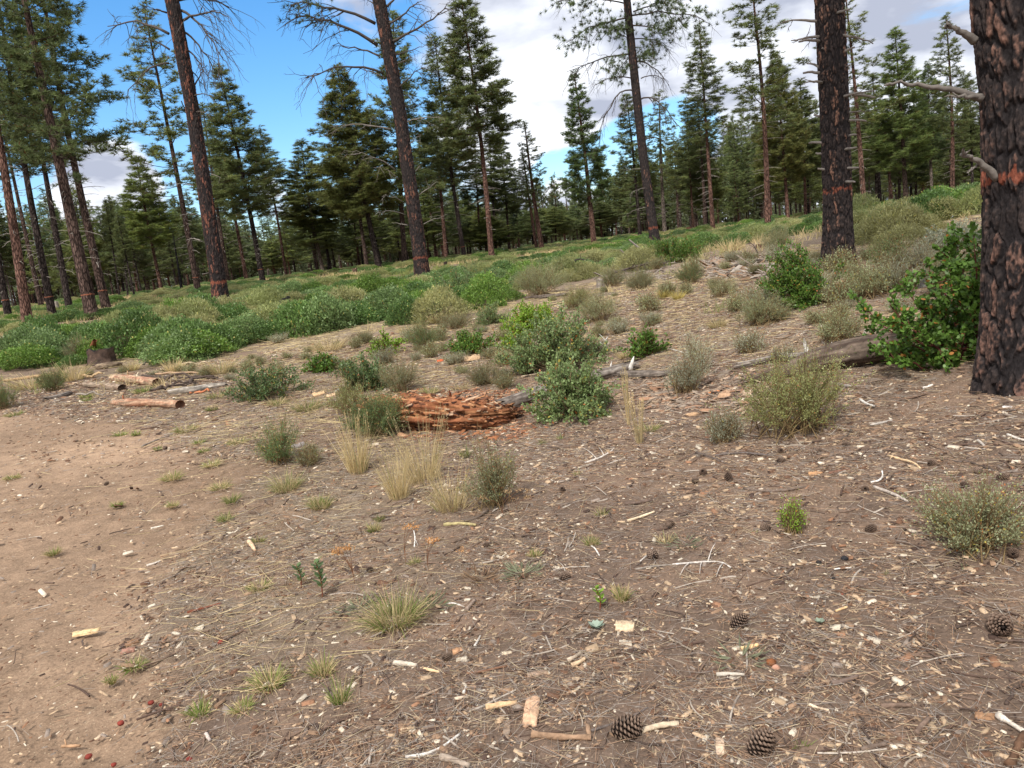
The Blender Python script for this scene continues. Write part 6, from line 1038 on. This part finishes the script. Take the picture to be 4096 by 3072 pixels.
for k, (x_, y_, w, c, lb) in enumerate([(3378, 2238, 30, s2l(44, 44, 46), 'black charcoal lump left of the bottom right shrub'), (3277, 2255, 26, s2l(50, 46, 44), 'smaller black charcoal lump left of the first'), (3335, 2318, 18, s2l(56, 52, 50), 'tiny charcoal lump below the white straight twig'), (3085, 2660, 40, s2l(120, 76, 48), 'rusty brown wood knot in the lower right litter'), (3105, 2678, 30, s2l(196, 150, 126), 'pinkish tan knot beside the rusty one'), (2520 + 60, 2520, 18, s2l(170, 160, 120), 'pale pebble right of the splintered chunk')]): lump(lb, x_, y_, w, c, 'charcoal_lump' if k < 3 else 'wood_knot' if k < 5 else 'pebble', 'charcoal' if k < 3 else 'wood knot' if k < 5 else 'pebble', 20 + k)
# ------------------------------------------------------------------ loose twigs nothing tells apart, then the litter itself
rng = np.random.default_rng(33); cnt = 0; tm = []
for q in range(10):
    s = np.linspace(-.5, .5, 7); P = np.stack([s, rng.normal(size=7) * .03 + .12 * rng.normal() * (s ** 2) * 4, np.full(7, .035) + rng.uniform(0, .02, 7)], 1); tm.append([tubes(P, np.linspace(.036, .022, 7) * rng.uniform(.7, 1.2), 6, True), (s2l(98, 82, 72), s2l(150, 136, 120), s2l(84, 70, 62))[q % 3] * rng.uniform(.85, 1.15)])
TM = [mesh_from('twig', [a_ + (c_,)], M_WOOD, True) for a_, c_ in tm]
while cnt < 190:
    x_, y_ = rng.uniform(300, 4096), rng.uniform(1500, 3072); p = ground(x_, y_)
    if x_ < 1500 - (y_ - 1500) * .25 and rng.random() < .85: continue
    cnt += 1; o = link('twig', TM[int(rng.integers(10))], None, (p[0], p[1], p[2])); l = rng.uniform(.07, .17); o.scale = (l, l, l * .9); o.rotation_euler = (rng.normal() * .05, rng.normal() * .08, rng.uniform(0, 6.28)); tag(o, 'short loose twig lying flat in the needle litter', 'twig', 'loose twigs in the needle litter')
rng = np.random.default_rng(44)
def scatter(n, d0, d1, pw=.2, az=.74):
    u = rng.random(n); e = pw + 1; D = (d0 ** e + (d1 ** e - d0 ** e) * u) ** (1 / e); a = rng.uniform(-az, az, n); x, y = D * np.sin(a), D * np.cos(a); return x, y, D
def litter_w(x, y):
    path, straw, px, py, D = masks(x, y); return path, straw, sstep(.34, .56, fbm(x / .55, y / .55, s=91, o=4)), D
# chips and bark crumbs
x, y, D = scatter(300000, 1.5, 17); pa, st, pt, _ = litter_w(x, y); keep = rng.random(len(x)) < (1 - .86 * pa) * (.35 + .65 * pt) * (1 - .45 * st); x, y, D = x[keep], y[keep], D[keep]; n = len(x); z = gz(x, y)
L = np.minimum(np.exp(rng.normal(-4.5, .5, n)), .045) * (1 + D * .09); Wd = L * rng.uniform(.18, .55, n); H = Wd * .4; a = rng.uniform(0, 6.28, n); ux = np.stack([np.cos(a), np.sin(a), rng.normal(size=n) * .2], 1); uy = np.stack([-np.sin(a), np.cos(a), rng.normal(size=n) * .25], 1); c = np.stack([x, y, z + H * .4], 1)
sgn = np.array([[-1, -1, -1], [1, -.7, -1], [.85, 1, -1], [-1.1, .8, -1], [-.9, -.8, 1], [.9, -.5, 1], [.75, .8, 1], [-.95, .6, 1]]); V = c[:, None] + sgn[None, :, 0:1] * (L[:, None, None] / 2) * ux[:, None] + sgn[None, :, 1:2] * (Wd[:, None, None] / 2) * uy[:, None] + sgn[None, :, 2:3] * np.array([0, 0, 1]) * (H[:, None, None] / 2)
i = np.arange(n)[:, None] * 8; Fq = np.concatenate([i + [[4, 5, 6, 7]], i + [[0, 1, 5, 4]], i + [[1, 2, 6, 5]], i + [[2, 3, 7, 6]], i + [[3, 0, 4, 7]]])
pal = np.array([s2l(186, 160, 130), s2l(150, 122, 98), s2l(212, 198, 176), s2l(110, 82, 64), s2l(78, 62, 54), s2l(150, 112, 86), s2l(140, 126, 114)]); ci = rng.choice(7, n, p=[.22, .2, .10, .2, .14, .04, .10]); C = pal[ci] * rng.uniform(.75, 1.15, (n, 1))
chips = (V, Fq, np.repeat(C, 8, 0))
# fallen needles
x, y, D = scatter(260000, 1.5, 16); pa, st, pt, _ = litter_w(x, y); keep = rng.random(len(x)) < (1 - .95 * pa) * (.4 + .6 * pt); x, y, D = x[keep], y[keep], D[keep]; n = len(x); a = rng.uniform(0, 6.28, n); P = np.stack([x, y, gz(x, y) + rng.uniform(.002, .014, n)], 1); d = np.stack([np.cos(a), np.sin(a), rng.normal(size=n) * .05], 1)
pal = np.array([s2l(164, 134, 108), s2l(150, 140, 130), s2l(118, 96, 80), s2l(182, 164, 134)]); ci = rng.choice(4, n, p=[.26, .38, .2, .16]); C = pal[ci] * rng.uniform(.75, 1.15, (n, 1)); nee = blades(P, d, rng.uniform(.05, .15, n), np.maximum(.0018, D * .00045), rng.normal(size=n) * .06, C, 2, rng)
# lying straw on the slope
x, y, D = scatter(52000, 2.2, 22, .4); pa, st, pt, _ = litter_w(x, y); keep = rng.random(len(x)) < st * (1 - .8 * pa) * (.3 + .7 * sstep(.4, .6, fbm(x / 1.1, y / .8, s=95, o=3))); x, y, D = x[keep], y[keep], D[keep]; n = len(x); a = rng.normal(size=n) * .7 + .25; P = np.stack([x, y, gz(x, y) + rng.uniform(.003, .02, n)], 1); d = np.stack([np.cos(a), np.sin(a), rng.normal(size=n) * .08], 1) * rng.choice([-1, 1], n)[:, None]
strw = blades(P, d, rng.uniform(.10, .34, n), np.maximum(.0024, D * .0005), rng.normal(size=n) * .08, STRAW * rng.uniform(.6, 1.05, (n, 1)), 2, rng)
# fine twigs
x, y, D = scatter(5200, 1.6, 18); pa, st, pt, _ = litter_w(x, y); keep = rng.random(len(x)) < (1 - .92 * pa) * (.4 + .6 * pt) * (1 - .5 * st); x, y, D = x[keep], y[keep], D[keep]; n = len(x); a = rng.uniform(0, 6.28, n); s = np.linspace(-.5, .5, 5); l = rng.uniform(.05, .22, n); bend = rng.normal(size=n) * .2
X = x[:, None] + l[:, None] * (s * np.cos(a)[:, None] - bend[:, None] * (s ** 2) * np.sin(a)[:, None]); Y = y[:, None] + l[:, None] * (s * np.sin(a)[:, None] + bend[:, None] * (s ** 2) * np.cos(a)[:, None]); Z = gz(X, Y) + .005; R1 = rng.uniform(.0018, .0045, n)[:, None] * (1 + .08 * D[:, None]) * np.ones((1, 5)); pal = np.array([s2l(118, 98, 84), s2l(176, 164, 150), s2l(92, 74, 64)]); C = pal[rng.choice(3, n, p=[.45, .2, .35])] * rng.uniform(.8, 1.1, (n, 1)); V, Fc = tubes(np.stack([X, Y, Z], -1), R1, 4); tw_ = (V, Fc, np.repeat(C, 20, 0))
o = obj('needle_litter', [chips, nee, strw, tw_], M_LITTER); tag(o, 'carpet of fallen needles, bark crumbs, wood chips and straw on the soil', 'litter', kind='stuff')
# rusty crumbs round the rotten log, debris by the dark log
def debris(name, label, poly_px, n, pal, Ls, seed, wf=.32):
    rng = np.random.default_rng(seed); (x0, x1), (y0, y1) = poly_px; pts = np.array([ground(a, b) for a in np.linspace(x0, x1, 7) for b in np.linspace(y0, y1, 5)]).reshape(7, 5, 3); u, v = rng.random(n) * 5.99, rng.random(n) * 3.99; iu, iv = u.astype(int), v.astype(int); fu, fv = (u - iu)[:, None], (v - iv)[:, None]
    P = (pts[iu, iv] * (1 - fu) + pts[iu + 1, iv] * fu) * (1 - fv) + (pts[iu, iv + 1] * (1 - fu) + pts[iu + 1, iv + 1] * fu) * fv; P[:, :2] += rng.normal(size=(n, 2)) * .08; P[:, 2] = gz(P[:, 0], P[:, 1]) + .008
    a = rng.normal(size=n) * .6 + .2; L = np.exp(rng.normal(math.log(Ls), .5, n)); Wd = L * wf * rng.uniform(.6, 1.4, n); ux = np.stack([np.cos(a), np.sin(a), rng.normal(size=n) * .25], 1); uy = np.stack([-np.sin(a), np.cos(a), rng.normal(size=n) * .4], 1); H = Wd * .35
    V = P[:, None] + sgn[None, :, 0:1] * (L[:, None, None] / 2) * ux[:, None] + sgn[None, :, 1:2] * (Wd[:, None, None] / 2) * uy[:, None] + sgn[None, :, 2:3] * np.array([0, 0, 1]) * (H[:, None, None] / 2); i = np.arange(n)[:, None] * 8; Fq = np.concatenate([i + [[4, 5, 6, 7]], i + [[0, 1, 5, 4]], i + [[1, 2, 6, 5]], i + [[2, 3, 7, 6]], i + [[3, 0, 4, 7]]])
    C = np.array(pal)[rng.integers(0, len(pal), n)] * rng.uniform(.7, 1.15, (n, 1)); o = obj(name, [(V, Fq, np.repeat(C, 8, 0))], M_LITTER); tag(o, label, 'wood debris', kind='stuff')
debris('rotten_wood_debris', 'rusty red crumbs and flakes spilled around the rotten log', ((1620, 2110), (1560, 1760)), 2200, [s2l(168, 112, 76), s2l(132, 86, 62), s2l(196, 150, 116), s2l(110, 78, 60)], .035, 1)
debris('bark_debris', 'tan and grey bark slabs scattered between the fallen logs', ((2560, 3200), (1500, 1640)), 1500, [s2l(180, 156, 132), s2l(150, 134, 118), s2l(160, 124, 98), s2l(110, 92, 80)], .055, 2, .18)
debris('slash_debris', 'grey dead twigs and bark strewn over the far litter slope', ((2780, 3120), (1020, 1110)), 3600, [s2l(170, 158, 144), s2l(130, 116, 104), s2l(150, 120, 96)], .16, 3, .09)
debris('pile_debris', 'grey splinters under the branch pile', ((2300, 2700), (1060, 1120)), 900, [s2l(150, 138, 126), s2l(104, 92, 82)], .16, 4, .09)
